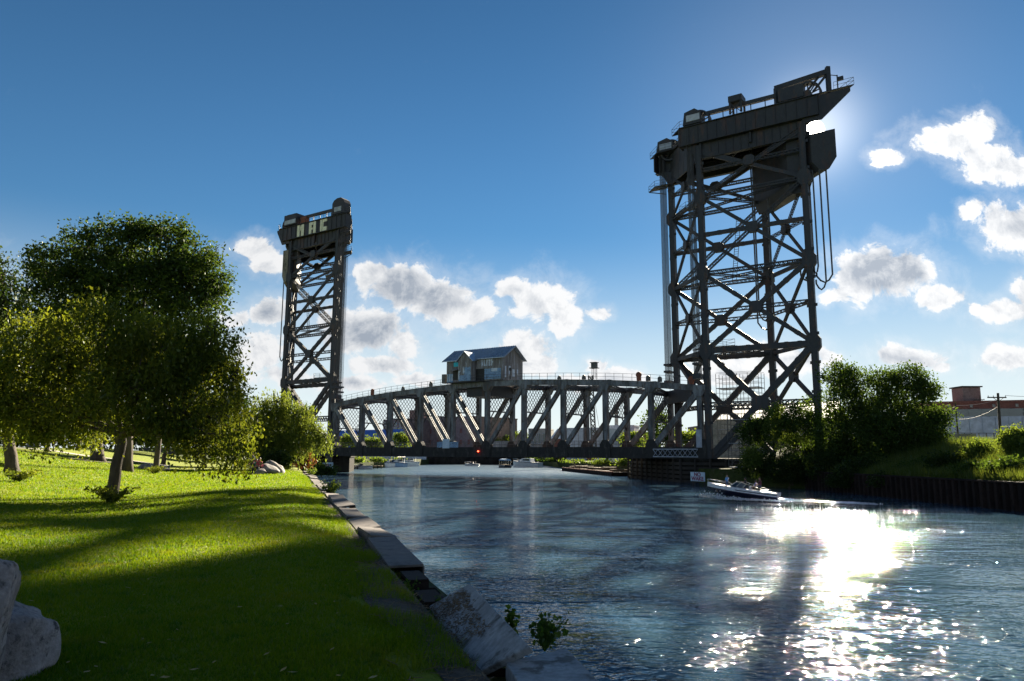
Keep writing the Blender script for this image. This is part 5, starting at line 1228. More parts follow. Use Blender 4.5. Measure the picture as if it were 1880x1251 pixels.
# ------------------------------------------------------------ motorboat under way
def loft(m_, secs, close=True):
    n = len(secs[0]); vs = [p for s in secs for p in s]; fs = []
    for i in range(len(secs) - 1):
        for j in range(n - 1): fs.append((i * n + j, i * n + j + 1, (i + 1) * n + j + 1, (i + 1) * n + j))
    return m_.add(vs, fs)
def motorboat(label, loc, rz, pitch=.0):
    b = thing('motorboat', label, 'boat'); L = 6.9
    S = []                                                     # x along the boat from stern, half beam, sheer z
    for i in range(15):
        f = i / 14; hb = 1.22 * (1 - max(0, (f - .45) / .55) ** 2.2) * (.94 + .06 * min(1, f * 4)); S.append((f * L, max(.02, hb), .62 + .26 * f ** 1.6))
    def ring(f0, f1, sd): pass
    hull = MB(); top = MB(); strp = MB(); deck = MB(); rub = MB()
    for sd in (-1, 1):
        loft(hull, [[V(x, 0, -.35 + .62 * max(0, (x / L - .6) / .4) ** 2), V(x, sd * hb * .74, -.08 + .30 * max(0, (x / L - .55) / .45) ** 1.5), V(x, sd * hb * .95, sz - .30)] for x, hb, sz in S])
        loft(top, [[V(x, sd * hb * .95, sz - .30), V(x, sd * hb, sz - .02), V(x, sd * hb * .93, sz + .05)] for x, hb, sz in S])
        loft(strp, [[V(x, sd * (hb * .982 + .012), sz - .20), V(x, sd * (hb * .995 + .012), sz - .12)] for x, hb, sz in S if x < L * .58])
        loft(deck, [[V(x, sd * hb * .93, sz + .05), V(x, sd * hb * .62, sz + .075)] if x < L * .60 else [V(x, sd * hb * .93, sz + .05), V(x, 0, sz + .13)] for x, hb, sz in S])
        loft(rub, [[V(x, sd * (hb * .95 + .02), sz - .33), V(x, sd * (hb * .95 + .045), sz - .27), V(x, sd * (hb * .95), sz - .25)] for x, hb, sz in S])
    x, hb, sz = S[0]
    hull.add([V(0, 0, -.35), V(0, -hb * .74, -.08), V(0, -hb * .95, sz - .3), V(0, hb * .95, sz - .3), V(0, hb * .74, -.08)], [(0, 1, 2, 3, 4)])
    top.add([V(0, -hb * .95, sz - .3), V(0, -hb * .93, sz + .05), V(0, hb * .93, sz + .05), V(0, hb * .95, sz - .3)], [(0, 1, 2, 3)])
    hull.build('hull', M['navy'], b, True); top.build('topside', M['white'], b, True); strp.build('stripe', M['navy'], b); deck.build('deck', M['white'], b, True); rub.build('rub_rail', M['chrome'], b, True)
    k = MB(); k.box(-.75, .02, -.95, .95, .10, .20); k.build('swim_platform', M['white'], b, bevel=.03)
    k = MB(); k.add([V(.3, -.75, .18), V(4.1, -.75, .18), V(4.1, .75, .18), V(.3, .75, .18)], [(0, 1, 2, 3)]); k.build('cockpit_floor', M['greywall'], b)
    for (x0, x1, y0, y1, z0, z1) in ((.45, 1.1, -.85, .85, .2, .55), (1.05, 1.2, -.85, .85, .55, .85)): k = MB(); k.box(x0, x1, y0, y1, z0, z1); k.build('bench_seat', M['white'], b, bevel=.05)
    for y in (-.42, .42): k = MB(); k.box(2.7, 3.2, y - .26, y + .26, .2, .6); k.box(2.62, 2.75, y - .26, y + .26, .6, 1.05); k.build('helm_seat', M['white'], b, bevel=.05)
    # raked wrap-round windscreen
    ws_ = MB(); fr = MB(); bp = [(3.25, 1.06), (3.9, 1.0), (4.55, .66), (4.72, .0)]; tp = [(2.95, 1.0), (3.45, .9), (3.9, .56), (4.02, .0)]
    for sd in (-1, 1):
        for i in range(3):
            q = [V(bp[i][0], sd * bp[i][1], .80), V(bp[i + 1][0], sd * bp[i + 1][1], .84), V(tp[i + 1][0], sd * tp[i + 1][1], 1.36), V(tp[i][0], sd * tp[i][1], 1.30 if i else 1.24)]
            ws_.add(q, [(0, 1, 2, 3)]); fr.bar(q[3], q[2], .045, .045); fr.bar(q[1], q[2], .03, .03)
        fr.bar(V(2.95, sd * 1.0, 1.24), V(.9, sd * 1.12, .78), .05, .05); fr.bar(V(2.95, sd * 1.0, 1.24), V(3.25, sd * 1.06, .8), .045, .045)
    ws_.build('windscreen', M['glass'], b); fr.build('windscreen_frame', M['chrome'], b)
    rl = MB()
    for sd in (-1, 1):
        pts = [V(L * .66, sd * 1.0, .88), V(L * .72, sd * .92, 1.16), V(L * .88, sd * .56, 1.24), V(L * 1.0, sd * .06, 1.28)]; rl.tube(pts, .02, 6)
        for q in (pts[2], pts[3]): rl.tube([q, V(q.x - .12, q.y * .95, .84)], .016, 5)
    rl.build('bow_rail', M['chrome'], b)
    k = MB(); k.cyl(V(2.95 + .8, .42, .95), V(2.9 + .8, .42, 1.0), .17, .17, 14); k.build('steering_wheel', M['black'], b)
    b.location = loc; b.rotation_euler = (0, -pitch, rz)
    return b
bd = (V(-.88, .47, 0)).normalized(); rz = math.atan2(bd.y, bd.x)
stern = gp(1430, 919, .1); stern.z = .14; PITCH_B = .085; BS = .97
motorboat('white and navy motorboat with people heading left past the sign', stern, rz, PITCH_B).scale = (BS, BS, BS)
def onboat(x, y, z):
    sd = V(-bd.y, bd.x, 0); return stern + (bd * (x * math.cos(PITCH_B)) + sd * y + Z * (z + x * math.sin(PITCH_B))) * BS
fz = rz - math.pi / 2
person('person in a bright blue shirt standing in the bow of the motorboat', onboat(4.9, -.2, .5), fz + 1.4, {**STAND, 'wrl': (-.3, .45, 1.25), 'ell': (-.28, .22, 1.28)}, c_blue, c_jean, scale=.74, group='people in the motorboat')
person('person in dark clothes seated at the motorboat helm', onboat(3.0, .42, .85), fz, SIT, c_dark, c_jean, group='people in the motorboat')
person('person in a maroon top leaning at the back of the motorboat', onboat(1.75, -.3, .98), fz + .5, {**SIT, 'knl': (-.14, .42, .16), 'anl': (-.14, .80, .0), 'tol': (-.14, .94, .06)}, c_maroon, c_jean, legs='k', group='people in the motorboat')
person('person in a lavender top seated low in the motorboat cockpit', onboat(2.2, -.62, .80), fz - .3, SIT, c_lav, c_dark, scale=.85, group='people in the motorboat')
# bow wave and wake
def foam(label, pts, widths, hts, seed):
    rs_ = np.random.RandomState(seed); bm = MB()
    for i in range(len(pts) - 1):
        a, b = pts[i], pts[i + 1]; n = int((b - a).length / .05) + 1
        for k in range(n):
            f = k / n; wd = widths[i] * (1 - f) + widths[i + 1] * f; ht = hts[i] * (1 - f) + hts[i + 1] * f
            for _ in range(5):
                p = a.lerp(b, f) + V(rs_.normal(0, wd * .5), rs_.normal(0, wd * .5), abs(rs_.normal(0, ht))); r = rs_.uniform(.03, .13)
                u_ = V(*rs_.normal(0, 1, 3)).normalized() * r; v_ = V(*rs_.normal(0, 1, 3)).normalized() * r; w_ = V(*rs_.normal(0, 1, 3)).normalized() * r
                bm.add([p + u_, p + v_, p + w_, p - (u_ + v_ + w_) * .6], [(0, 1, 2), (0, 2, 3), (0, 3, 1), (1, 3, 2)])
    return tag(bm.build('foam', M['foam'], None, True), label, 'foam', kind='stuff')
sdv = V(-bd.y, bd.x, 0); 
if sdv.y > 0: sdv = -sdv
foam('white bow wave curling off the motorboat', [stern + bd * 7.0 + sdv * .9 + Z * .05, stern + bd * 6.1 + sdv * 1.3 + Z * .1, stern + bd * 4.6 + sdv * 1.7, stern + bd * 2 + sdv * 1.9, stern - bd * 1.0 + sdv * 2.0], [.6, .9, .45, .25, .22], [.16, .30, .12, .05, .04], 3)
foam('churned white wake trailing behind the motorboat', [stern - bd * .8 + sdv * .3, stern - bd * 2.5 + sdv * .6, stern - bd * 5 + sdv * 1.0, stern - bd * 8 + sdv * 1.6], [.8, .9, 1.0, .8], [.05, .03, .015, .004], 4)

# ------------------------------------------------------------ moored boats beyond the bridge
def cruiser(label, loc, rz, L=9.5, hullm=None, canopy=None, low=False, group='boats moored beyond the bridge'):
    b = thing('cabin_cruiser', label, 'boat', group); hb0 = L * .165; H = L * .15; hull = MB(); S = []
    for i in range(11):
        f = i / 10; S.append((f * L, max(.03, hb0 * (1 - max(0, (f - .5) / .5) ** 2.3)), H + H * .35 * f * f))
    for sd in (-1, 1): loft(hull, [[V(x, 0, -.4), V(x, sd * w * .8, 0), V(x, sd * w, z)] for x, w, z in S])
    hull.add([V(0, -hb0 * .8, 0), V(0, -hb0, H), V(0, hb0, H), V(0, hb0 * .8, 0), V(0, 0, -.4)], [(0, 1, 2, 3, 4)]); hull.build('hull', hullm or M['white'], b)
    dk = MB()
    for sd in (-1, 1): loft(dk, [[V(x, sd * w, z), V(x, 0, z + .05)] for x, w, z in S])
    dk.build('deck', M['white'], b)
    rb = MB()
    for sd in (-1, 1): loft(rb, [[V(x, sd * (w + .03), z - .16), V(x, sd * (w + .03), z - .03)] for x, w, z in S])
    rb.build('rub_rail', M['navy'], b)
    if not low:
        cb = MB(); w = hb0 * .8; z0 = H; z1 = H + L * .12
        cb.hexa([V(L * .28, -w, z0), V(L * .82, -w * .45, z0 + .2), V(L * .82, w * .45, z0 + .2), V(L * .28, w, z0)], [V(L * .30, -w * .85, z1), V(L * .62, -w * .6, z1), V(L * .62, w * .6, z1), V(L * .30, w * .85, z1)]); cb.build('cabin', M['white'], b, bevel=.05)
        for sd in (-1, 1):
            wn = MB(); wn.add([V(L * .33, sd * (w * .93 + .03), z0 + L * .045), V(L * .60, sd * (w * .74 + .05), z0 + L * .055), V(L * .57, sd * (w * .70 + .03), z1 - L * .02), V(L * .33, sd * (w * .88 + .03), z1 - L * .02)], [(0, 1, 2, 3)]); wn.build('window', M['glass'], b)
        wn = MB(); wn.add([V(L * .80, -w * .40, z0 + .32), V(L * .80, w * .40, z0 + .32), V(L * .645, w * .5, z1 - .05), V(L * .645, -w * .5, z1 - .05)], [(0, 1, 2, 3)]); wn.build('windscreen', M['glass'], b)
        tp = MB(); tp.hexa([V(L * .10, -w * .9, z1 + .75), V(L * .58, -w * .7, z1 + .75), V(L * .58, w * .7, z1 + .75), V(L * .10, w * .9, z1 + .75)], [V(L * .12, -w * .8, z1 + .9), V(L * .55, -w * .6, z1 + .9), V(L * .55, w * .6, z1 + .9), V(L * .12, w * .8, z1 + .9)]); tp.build('canopy', canopy or M['white'], b)
        for x in (.14, .52):
            for sd in (-1, 1): p = MB(); p.bar(V(L * x, sd * w * .75, z0), V(L * x, sd * w * .75, z1 + .76), .05, .05); p.build('post', M['chrome'], b)
    else:
        k = MB(); k.hexa([V(L * .45, -hb0 * .7, H), V(L * .7, -hb0 * .5, H + .1), V(L * .7, hb0 * .5, H + .1), V(L * .45, hb0 * .7, H)], [V(L * .42, -hb0 * .6, H + .5), V(L * .52, -hb0 * .45, H + .5), V(L * .52, hb0 * .45, H + .5), V(L * .42, hb0 * .6, H + .5)]); k.build('windscreen', M['glass'], b)
    rl = MB()
    for sd in (-1, 1):
        rl.tube([V(x, sd * w * .9, z + .6) for x, w, z in S[6:]], .025, 5)
        for x, w, z in S[6::2]: rl.bar(V(x, sd * w * .9, z), V(x, sd * w * .9, z + .6), .03, .03)
    rl.build('bow_rail', M['chrome'], b)
    b.location = loc; b.rotation_euler = (0, 0, rz); return b
cruiser('white cabin cruiser moored first of three left under the span', gp(718, 858.2), -2.0, 9.5)
cruiser('blue hulled cruiser with dark canopy moored between two white ones', gp(742, 857.6), -2.0, 8.8, M['paint_blue'], M['black'])
cruiser('white flybridge cruiser moored last of three left under the span', gp(763, 856.4), -2.05, 10.5)
cruiser('small low purple grey runabout moored at the wooden dock', gp(682, 861.5), -2.6, 6.2, M['whitewall'], low=True)
cruiser('white cruiser with tan canopy moored alone under the span middle', gp(992, 858.5), 2.55, 10.5, None, M['straw'])
cruiser('little open boat with dark figures far out on the river', gp(880, 856.2), 2.9, 5.2, M['white'], low=True, group=None)
for k in range(3): person('far figure in dark clothes %s in the little open boat' % ('at the stern', 'amidships', 'at the bow')[k], gp(878, 856.2) + V(-1.0 - .9 * k, .3, .75), 1.2, SIT, c_dark, c_jean)
tx = thing('water_taxi', 'small boat with a rounded blue canopy out on the river', 'boat'); Lh = MB(); Lh.hexa([V(-3, -1.1, -.2), V(3, -1.1, -.2), V(3, 1.1, -.2), V(-3, 1.1, -.2)], [V(-3.1, -1.25, .7), V(3.4, -1.0, .8), V(3.4, 1.0, .8), V(-3.1, 1.25, .7)]); Lh.build('hull', M['navy'], tx, bevel=.1)
m_ = MB(); m_.prism([V(-2.6, 1.2 * math.cos(a), 2.2 + .55 * math.sin(a)) for a in [i * math.pi / 8 for i in range(9)]], V(5.2, 0, 0)); m_.build('canopy', M['paint_blue'], tx)
for x in (-2.3, 0, 2.3):
    for y in (-1.1, 1.1): m_ = MB(); m_.bar(V(x, y, .6), V(x, y, 2.25), .07, .07); m_.build('post', M['chrome'], tx)
m_ = MB(); m_.box(-2, 2, -.9, .9, .7, 1.0); m_.build('bench_seat', M['straw'], tx)
tx.location = gp(927, 859); tx.rotation_euler = (0, 0, 1.9)
# barge and towboat by the right bank
bg_ = thing('barge', 'long low rust brown barge lying against the right bank', 'barge'); a, b = gp(1031, 864.5), gp(1124, 874.5); d = (b - a).normalized(); sd = V(-d.y, d.x, 0); 
if sd.y < 0: sd = -sd
Lb = (b - a).length; m_ = MB(); m_.hexa([a - Z * .5 + d * 1, b - Z * .5 - d * 1, b + sd * 6 - Z * .5 - d, a + sd * 6 - Z * .5 + d], [a + Z * .75, b + Z * .75, b + sd * 6 + Z * .75, a + sd * 6 + Z * .75]); m_.build('hull', M['sheet'], bg_)
m_ = MB(); m_.bar(a + Z * .80 + sd * .1, b + Z * .80 + sd * .1, .25, .18); m_.build('rub_strake', M['rust'], bg_)
for k in range(26): m_ = MB(); p = a + d * (Lb * (k + .5) / 26) - sd * .1; m_.bar(p + Z * .0, p + Z * .45, .25, .12); m_.build('fender_tyre', M['black'], bg_)
for k in range(7): m_ = MB(); p = a + d * (Lb * (k + .5) / 7.4) + sd * 3; m_.frame(p + Z * (1.0 + .12 * (k % 3)), d * 1.2, sd * 1.6, Z * (.22 + .1 * (k % 2))); m_.build('deck_cargo', M['straw'], bg_)
tg = thing('towboat', 'white stepped towboat moored behind the barge', 'boat'); c = gp(1052, 864) + sd * 9 + d * 1
for (nm, l, w, z0, z1, mt) in (('hull', 7, 2.6, -.5, 1.2, M['navy']), ('deckhouse', 4.6, 2.2, 1.2, 3.0, M['white']), ('upper_deckhouse', 3.0, 1.8, 3.0, 4.6, M['white']), ('wheelhouse', 1.7, 1.5, 4.6, 6.2, M['white'])):
    m_ = MB(); m_.frame(c + Z * ((z0 + z1) / 2), d * (l / 1), sd * w, Z * ((z1 - z0) / 2)); m_.build(nm, mt, tg)
for z, l in ((2.2, 4.3), (3.9, 2.7), (5.5, 1.5)):
    for k in range(4): m_ = MB(); m_.frame(c + d * (l * (-.75 + .5 * k)) - sd * ((2.2, 1.8, 1.5)[(2.2, 3.9, 5.5).index(z)] + .02) + Z * z, d * (l * .17), sd * .02, Z * .38); m_.build('window', M['glass'], tg)
for k in (-.9, .9): m_ = MB(); m_.cyl(c + d * k + Z * 6.2, c + d * k + Z * 7.6, .16, .12, 8); m_.build('funnel', M['white'], tg)
dk = thing('dock', 'low weathered wooden dock along the far left bank', 'dock'); a, b = gp(641, 862.4), gp(700, 860.6)
for k in range(18): p = a + (b - a) * ((k + .5) / 18); m_ = MB(); m_.frame(p + Z * .75 + V(0, 1.2, 0), (b - a) * (.47 / 18), V(0, 1.4, 0), Z * .07); m_.build('plank', M['straw'], dk)
for k in range(9): p = a + (b - a) * (k / 8); m_ = MB(); m_.cyl(p - Z, p + Z * 1.0, .14, .13, 7); m_.build('pile', M['timber'], dk)

# ------------------------------------------------------------ buildings
def building(name, label, cat, p0, p1, depth, z0, z1, wallm, rows=(), winm=None, trim=None, roofm=None, gable=0.0):
    """front face from p0 to p1 (plan points), rows: (z, height, count, width) of windows"""
    b = thing(name, label, cat); p0, p1 = V(p0[0], p0[1], 0), V(p1[0], p1[1], 0); d = p1 - p0; L = d.length; dn = d.normalized(); bk = V(-dn.y, dn.x, 0)
    if bk.y < 0: bk = -bk
    m_ = MB(); c = [p0, p1, p1 + bk * depth, p0 + bk * depth]; m_.hexa([p + Z * z0 for p in c], [p + Z * z1 for p in c]); m_.build('wall', wallm, b)
    if gable:
        m_ = MB(); r0, r1 = p0 + bk * depth / 2 + Z * (z1 + gable), p1 + bk * depth / 2 + Z * (z1 + gable); e = [p + Z * (z1 + .05) for p in c]
        o = bk * -.5
        m_.add([e[0] + o, e[1] + o, r1, r0], [(0, 1, 2, 3)]); m_.add([e[3] - o, e[2] - o, r1, r0], [(0, 1, 2, 3)]); m_.add([e[0], e[3], r0], [(0, 1, 2)]); m_.add([e[1], e[2], r1], [(0, 1, 2)]); m_.build('roof', roofm, b)
    else:
        m_ = MB(); cen = (c[0] + c[2]) / 2; m_.hexa([cen + (p - cen) * 1.012 + Z * (z1 + .002) for p in c], [cen + (p - cen) * 1.012 + Z * (z1 + .45) for p in c]); m_.build('parapet', roofm or wallm, b)
    for (z, h, n, w) in rows:
        for k in range(n):
            p = p0 + dn * (L * (k + .5) / n) - bk * .03; f = MB(); f.frame(p + Z * z - bk * .02, dn * (w / 2 + .09), bk * .05, Z * (h / 2 + .09)); fo = f.build('window', trim or M['conc'], b)
            g_ = MB(); g_.frame(p + Z * z - bk * .08, dn * (w / 2), bk * .02, Z * (h / 2)); g_.build('pane', winm or M['windowglass'], fo)
    return b
def plan(px, d): p = at(px, 833, d); return (p.x, p.y)
def zat(px, py, d): return at(px, py, d).z
# right: brick works with white lower wall
bl = building('brick_factory', 'long red brick factory with a row of grouped windows above a white wall', 'building', plan(1690, 176), plan(2080, 160), 30, 2, zat(1800, 738, 168), M['brick'], [(zat(1800, 758, 168), 2.0, 15, 3.4)], None, M['brick2'])
m_ = MB(); a, b = plan(1725, 158), plan(2080, 146); z1 = zat(1800, 764, 153); m_.hexa([V(*a, 2), V(*b, 2), V(b[0], b[1] + 8, 2), V(a[0], a[1] + 8, 2)], [V(*a, z1), V(*b, z1), V(b[0], b[1] + 8, z1), V(a[0], a[1] + 8, z1)]); m_.build('white_annex', M['whitewall'], bl)
for k in range(14):
    f = (k + .5) / 14; m_ = MB(); p = V(a[0] + (b[0] - a[0]) * f, a[1] + (b[1] - a[1]) * f - .05, 0); m_.bar(p + Z * 2, p + Z * (z1 - .1), .10, .10); m_.build('panel_joint', M['greywall'], bl)
for k in range(9):
    f = (k + .5) / 9; pa, pb_ = plan(1690, 176), plan(2080, 160); m_ = MB(); m_.frame(V(pa[0] + (pb_[0] - pa[0]) * f, pa[1] + (pb_[1] - pa[1]) * f - .08, zat(1800, 744, 168)), V(.35, 0, 0), V(0, .05, 0), V(0, 0, .35)); m_.build('wall_plaque', M['conc'], bl)
m_ = MB(); c = at(1775, 737, 176); w, h, x = 2.1, 3.3, V(1, 0, 0); m_.frame(c + Z * (h / 2 - .2), x * w, V(0, 2.2, 0), Z * (h / 2)); pt = m_.build('penthouse', M['brick2'], bl)
m_ = MB(); m_.frame(c + Z * h, x * (w + .35), V(0, 2.6, 0), Z * .14); m_.build('penthouse_roof', M['deckgirder'], pt)
# shed behind the near tower
building('warehouse', 'pale grey warehouse with curved metal roof behind the near tower', 'building', plan(1306, 178), plan(1540, 165), 26, 2, zat(1400, 770, 172), M['conc'], [], roofm=M['greywall'], gable=4.6)
building('brick_shed', 'low brick shed at the foot of the near tower', 'building', plan(1285, 190), plan(1330, 190), 12, 2, zat(1300, 785, 190), M['brick2'])
# seen through the span
building('blue_shed', 'long shed with bright blue roof seen through the left end of the span', 'building', plan(560, 285), plan(690, 262), 26, 2, zat(640, 828, 272), M['whitewall'], roofm=M['blueroof'], gable=8.0)
building('brick_store', 'low reddish brick building beside the willow behind the distant tower', 'building', plan(552, 240), plan(602, 236), 10, 2, zat(575, 803, 238), M['brick'], [(zat(575, 812, 238), 1.5, 6, 1.2)])
building('apartment_block', 'dull brick block with two rows of white framed windows seen through the span', 'building', plan(702, 330), plan(748, 322), 20, 2, zat(725, 772, 325), M['brick2'], [(zat(725, 778, 325), 1.7, 5, 1.3), (zat(725, 788, 325), 1.7, 5, 1.3), (zat(725, 799, 325), 1.7, 5, 1.3), (zat(725, 810, 325), 1.7, 5, 1.3)], None, M['whitewall'])
building('apartment_block', 'large dull brick warehouse block behind the middle of the span', 'building', plan(744, 345), plan(868, 318), 30, 2, zat(800, 768, 330), M['brick2'], [(zat(800, 792, 330), 2.0, 9, 1.3), (zat(800, 812, 330), 2.0, 9, 1.3)], M['brick'], M['brick2'])
building('apartment_block', 'brick stair tower rising above the large block behind the span', 'building', plan(750, 340), plan(765, 338), 8, 2, zat(757, 755, 339), M['brick2'])
building('retaining_wall', 'long low concrete retaining wall with rail embankment behind the span', 'wall', plan(895, 310), plan(1015, 300), 8, 2, zat(950, 812, 305), M['conc'])
tag(bpy.data.objects['retaining_wall'], kind='thing')
building('plant_building', 'grey building with pale pilasters behind the span right of the house', 'building', plan(970, 300), plan(1003, 298), 14, 2, zat(985, 789, 299), M['conc'], [(zat(985, 805, 299), 4, 4, 1.0)], None, M['whitewall'])
building('metal_shed', 'blue grey corrugated shed seen through the right half of the span', 'building', plan(1040, 262), plan(1108, 256), 22, 2, zat(1075, 788, 259), M['greywall'])
building('brick_plant', 'brick plant with grey upper storey below the chimney', 'building', plan(1112, 280), plan(1182, 272), 18, 2, zat(1145, 796, 276), M['brick'])
building('metal_shed', 'pale grey upper storey standing behind the brick plant', 'building', plan(1114, 291), plan(1165, 287), 10, 2, zat(1140, 783, 289), M['greywall'])
building('arched_shed', 'brown shed with low gable between the pilaster building and the corrugated shed', 'building', plan(1010, 270), plan(1040, 268), 20, 2, zat(1025, 806, 269), M['brick'], roofm=M['metalroof'], gable=4)
st = thing('chimney_stack', 'tapered grey chimney with ring platforms behind the span', 'chimney'); b0 = at(1131.5, 785, 292); t0 = at(1131.5, 748, 292); m_ = MB(); m_.cyl(V(b0.x, b0.y, 2), t0, 1.0, .62, 14); m_.build('shaft', M['conc'], st)
for f in (.55, .75, .9): m_ = MB(); p = b0.lerp(t0, f); m_.cyl(p - Z * .3, p + Z * .3, 1.15, 1.15, 14); m_.build('ring_platform', M['rail'], st)
cr = thing('crane_boom', 'upright lattice crane boom standing behind the span', 'crane'); b0 = at(1092, 830, 250); t0 = at(1084, 690, 250); m_ = MB(); m_.laced(V(b0.x, b0.y, 2), t0, 1.7, 1.7, V(1, 0, 0), .28, True); m_.build('boom', M['rail'], cr)
m_ = MB(); m_.cyl(t0, at(1101, 790, 250), .06, .06, 4); m_.build('hoist_cable', M['cable'], cr); m_ = MB(); m_.frame(V(b0.x, b0.y, 3.5), V(2.6, 0, 0), V(0, 1.8, 0), Z * 1.5); m_.build('cab', M['rust'], cr)
for px, py in ((1062, 776), (655, 780)):
    lp = thing('street_lamp', 'thin curved street lamp above the %s' % ('corrugated shed behind the span' if px > 900 else 'blue roofed shed'), 'lamp', 'street lamps beyond the bridge'); b0 = at(px, 825, 250); t0 = at(px, py, 250)
    m_ = MB(); m_.tube([V(b0.x, b0.y, 2), V(b0.x, b0.y, t0.z - .6), V(b0.x + .5, b0.y, t0.z), V(b0.x + 1.6, b0.y, t0.z)], .09, 5); m_.build('lamp_post', M['rail'], lp); m_ = MB(); m_.frame(V(b0.x + 1.8, b0.y, t0.z), V(.4, 0, 0), V(0, .15, 0), Z * .08); m_.build('lamp_head', M['rail'], lp)
# far quay wall closing the river
fw = thing('far_river_wall', 'dark river wall with pale coping closing the water under the span', 'river wall'); fw['kind'] = 'thing'
m_ = MB(); m_.box(-34, 13, 298.5, 300.5, -2, 3.1); m_.build('wall_face', M['pier'], fw); m_ = MB(); m_.box(-34, 13, 298.4, 300.6, 3.1, 3.5); m_.build('coping', M['conc'], fw)
r2 = random.Random(14)
for k in range(7):
    cl_ = ('white', 'silver', 'dark', 'blue', 'pale', 'white', 'grey')[k]; cm = mat('car_paint_' + str(k), ((.7, .7, .7), (.45, .46, .47), (.03, .03, .035), (.06, .1, .25), (.5, .48, .42), (.7, .7, .7), (.2, .2, .21))[k], None, rough=.25)
    x = -27 + k * 4.6 if k < 5 else at((562, 590)[k - 5], 820, 225).x; y = 304 if k < 5 else 225; z = 2.2
    cx_ = thing('parked_car', '%s car parked %s' % (cl_, 'above the far river wall, number %s from the left' % ('first', 'second', 'third', 'fourth', 'last')[k] if k < 5 else 'by the brick building behind the distant tower'), 'car', 'cars parked beyond the bridge')
    if k < 5: cx_['label'] = '%s car, %s from the boats, parked above the far river wall' % (cl_, ('first', 'second', 'third', 'fourth', 'fifth')[k])
    bd_ = MB(); prof = [(-2.1, .35), (2.1, .35), (2.15, .8), (1.3, .92), (.7, 1.42), (-1.0, 1.45), (-1.7, .98), (-2.15, .9)]; bd_.prism([V(x + i, y - .85, z + j) for i, j in prof], V(0, 1.7, 0)); bd_.build('body', cm, cx_, bevel=.06)
    w_ = MB(); w_.prism([V(x + i, y - .87, z + j) for i, j in ((-1.35, .98), (1.1, .96), (.62, 1.36), (-.95, 1.38))], V(0, .01, 0)); w_.build('window', M['glass'], cx_)
    for i in (-1.3, 1.3): w_ = MB(); w_.cyl(V(x + i, y - .9, z + .33), V(x + i, y - .6, z + .33), .33, .33, 12); w_.build('wheel', M['black'], cx_)

# ------------------------------------------------------------ poles, fence, scaffold
poles = []
for (px, pt_, pb_, d, arm, lab) in ((1832, 722, 812, 92, True, 'thick wooden utility pole with crossarm on the right bank'), (1754, 741, 800, 104, False, 'thin dark leaning utility pole left of the thick one'), (1799, 727, 760, 172, True, 'small far utility pole beside the rooftop penthouse')):
    u_ = thing('utility_pole', lab, 'pole', 'utility poles on the right bank'); t0, b0 = at(px, pt_, d), at(px + 5 * (px < 1799 or px > 1800), pb_, d); b0.z = min(b0.z, bank_z(b0.x, b0.y)) if d < 120 else b0.z; m_ = MB(); m_.cyl(b0 - Z * .5, t0, .20 if d < 100 else .13, .14 if d < 100 else .09, 9); m_.build('pole_shaft', M['pole'], u_)
    if arm:
        m_ = MB(); c = t0 - Z * (.55 if d < 120 else .9); m_.bar(c - V(1.35, 0, 0), c + V(1.0, 0, 0), .12, .14); m_.bar(c - V(.7, 0, 0), c - V(0, 0, .5), .05, .05); m_.bar(c + V(.7, 0, 0), c - V(0, 0, .5), .05, .05); m_.build('crossarm', M['pole'], u_)
        for k in (-1.25, -.6, .9): m_ = MB(); m_.cyl(c + V(k, 0, .07), c + V(k, 0, .25), .05, .03, 6); m_.build('insulator', M['conc'], u_)
    poles.append(t0)
def wire(label, a, b, sag):
    pts = [a.lerp(b, i / 14) - Z * (sag * 4 * (i / 14) * (1 - i / 14)) for i in range(15)]
    m_ = MB(); m_.tube(pts, .022, 4); tag(m_.build('overhead_wire', M['cable']), label, 'wire', 'overhead wires on the right bank')
wire('overhead wire from the crossarm running off to the right edge', poles[0] - Z * .3 + V(.9, 0, 0), at(1990, 724, 80), .2)
wire('overhead wire from the thin pole up towards the roof', poles[1] - Z * .3, at(1830, 734, 140), .3)
wire('overhead wire from the thin pole down behind the bank trees', poles[1] - Z * .4, at(1690, 756, 112), .5)
wire('overhead wire between the thick and the thin pole', poles[0] - Z * 1.6, poles[1] - Z * 2.2, .5)
fn = thing('metal_fence', 'dark post and rail fence along the top of the right bank', 'fence'); a, b = at(1745, 795, 100), at(1960, 797, 88); z0 = 5.6
for k in range(16): p = a.lerp(b, k / 15); m_ = MB(); m_.bar(V(p.x, p.y, 4.2), V(p.x, p.y, p.z), .09, .09); m_.build('post', M['rail'], fn)
for dz in (0, -.75): m_ = MB(); m_.bar(a + Z * dz, b + Z * dz, .05, .07); m_.build('fence_rail', M['rail'], fn)
bw = thing('block_wall', 'short grey block wall left of the fence on the right bank', 'wall'); bw['kind'] = 'thing'; a, b = at(1742, 797, 97), at(1792, 797, 95); m_ = MB(); m_.hexa([V(a.x, a.y, 3), V(b.x, b.y, 3), V(b.x, b.y + .3, 3), V(a.x, a.y + .3, 3)], [V(a.x, a.y, a.z), V(b.x, b.y, a.z), V(b.x, b.y + .3, a.z), V(a.x, a.y + .3, a.z)]); m_.build('wall_panel', M['conc'], bw)
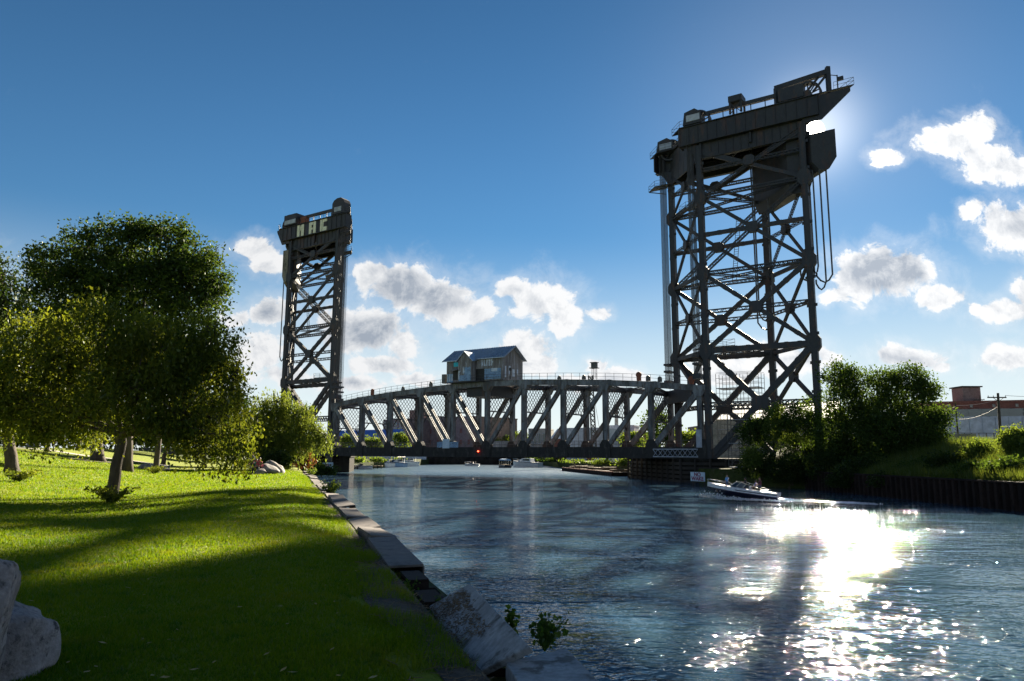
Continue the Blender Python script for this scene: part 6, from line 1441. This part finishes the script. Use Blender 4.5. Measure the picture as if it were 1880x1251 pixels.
def scaffold(label, O, ex, ey, nx, ny, nz, s, h):
    sc = thing('scaffold', label, 'scaffold')
    for i in range(nx + 1):
        for j in range(ny + 1): m_ = MB(); p = O + ex * (i * s) + ey * (j * s); m_.cyl(p, p + Z * (nz * h + .8), .05, .05, 5); m_.build('standard', M['rail'], sc)
    for k in range(nz + 1):
        for j in range(ny + 1): m_ = MB(); p = O + ey * (j * s) + Z * (k * h); m_.bar(p, p + ex * (nx * s), .06, .06); m_.bar(p + Z * .95, p + Z * .95 + ex * (nx * s), .05, .05); m_.build('ledger', M['rail'], sc) if False else None; q = MB(); q.bar(p, p + ex * (nx * s), .06, .06); q.build('ledger', M['rail'], sc); q = MB(); q.bar(p + Z * .95, p + Z * .95 + ex * (nx * s), .05, .05); q.build('guard_rail', M['rail'], sc)
        if k % 2 == 0:
            q = MB(); c = O + ex * (nx * s / 2) + ey * (ny * s / 2) + Z * (k * h + .05); q.frame(c, ex * (nx * s / 2), ey * (ny * s / 2), Z * .04); q.build('platform', M['greywall'], sc)
    for k in range(nz):
        q = MB(); p = O + Z * (k * h) - ey * .05; i = k % nx; q.bar(p + ex * (i * s), p + ex * ((i + 1) * s) + Z * h, .06, .06); q.build('brace', M['rail'], sc)
    return sc
c = at(1318, 800, 126); scaffold('tall tube scaffold standing inside the lower part of the near tower', V(c.x, c.y, 5), E1, NB, 4, 2, 7, 1.8, 1.75)
c = at(1338, 850, 108); scaffold('tube scaffold stair tower in front of the near tower leg', V(c.x, c.y, 2.5), E1, NB, 2, 1, 4, 1.6, 1.7)
# approach viaduct girder behind the near tower
ap = thing('approach_girder', 'railway approach girder running behind the near tower', 'bridge'); a, b = TN(LT, 0, 4.7), TN(LT + 60, 0, 4.7)
for k in (0, 1): m_ = MB(); m_.bar(a + S_ * k, b + S_ * k, .4, 1.8); m_.build('girder', M['deckgirder'], ap)
m_ = MB(); m_.hexa([p + Z * .75 for p in (a, b, b + S_, a + S_)], [p + Z * .95 for p in (a, b, b + S_, a + S_)]); m_.build('deck', M['deckgirder'], ap)
ap2 = thing('approach_girder', 'railway approach girder running behind the distant tower', 'bridge'); a, b = TF(0, 0, 4.6), TF(LT + 60, 0, 4.6)
for k in (0, 1): m_ = MB(); m_.bar(a + S_ * k, b + S_ * k, .4, 1.9); m_.build('girder', M['deckgirder'], ap2)
m_ = MB(); m_.hexa([p + Z * .75 for p in (a, b, b + S_, a + S_)], [p + Z * .95 for p in (a, b, b + S_, a + S_)]); m_.build('deck', M['deckgirder'], ap2)

# ------------------------------------------------------------ people on the lawn
p = at(100, 818, 80); p.z = lawn_z(p.x, p.y); person('person in a pink shirt walking by the stout trunk far up the lawn', p, 1.8, STAND, cloth('shirt_pink', (.42, .20, .17)), c_dark)
p = at(463, 858, 62); p.z = lawn_z(p.x, p.y); person('person in dark blue standing left of the willow boulders', p, 2.6, STAND, c_jean, c_dark)
p = at(470, 860, 62); p.z = lawn_z(p.x, p.y) + .3; person('person in green sitting on the low dark boulder', p, 2.6, SIT, cloth('shirt_green', (.03, .22, .15)), c_dark)
p = at(476, 858, 61.5); p.z = lawn_z(p.x, p.y) + .42; person('person in red sitting beside the one in green', p, 3.0, SIT, cloth('shirt_red', (.42, .05, .09)), c_dark)
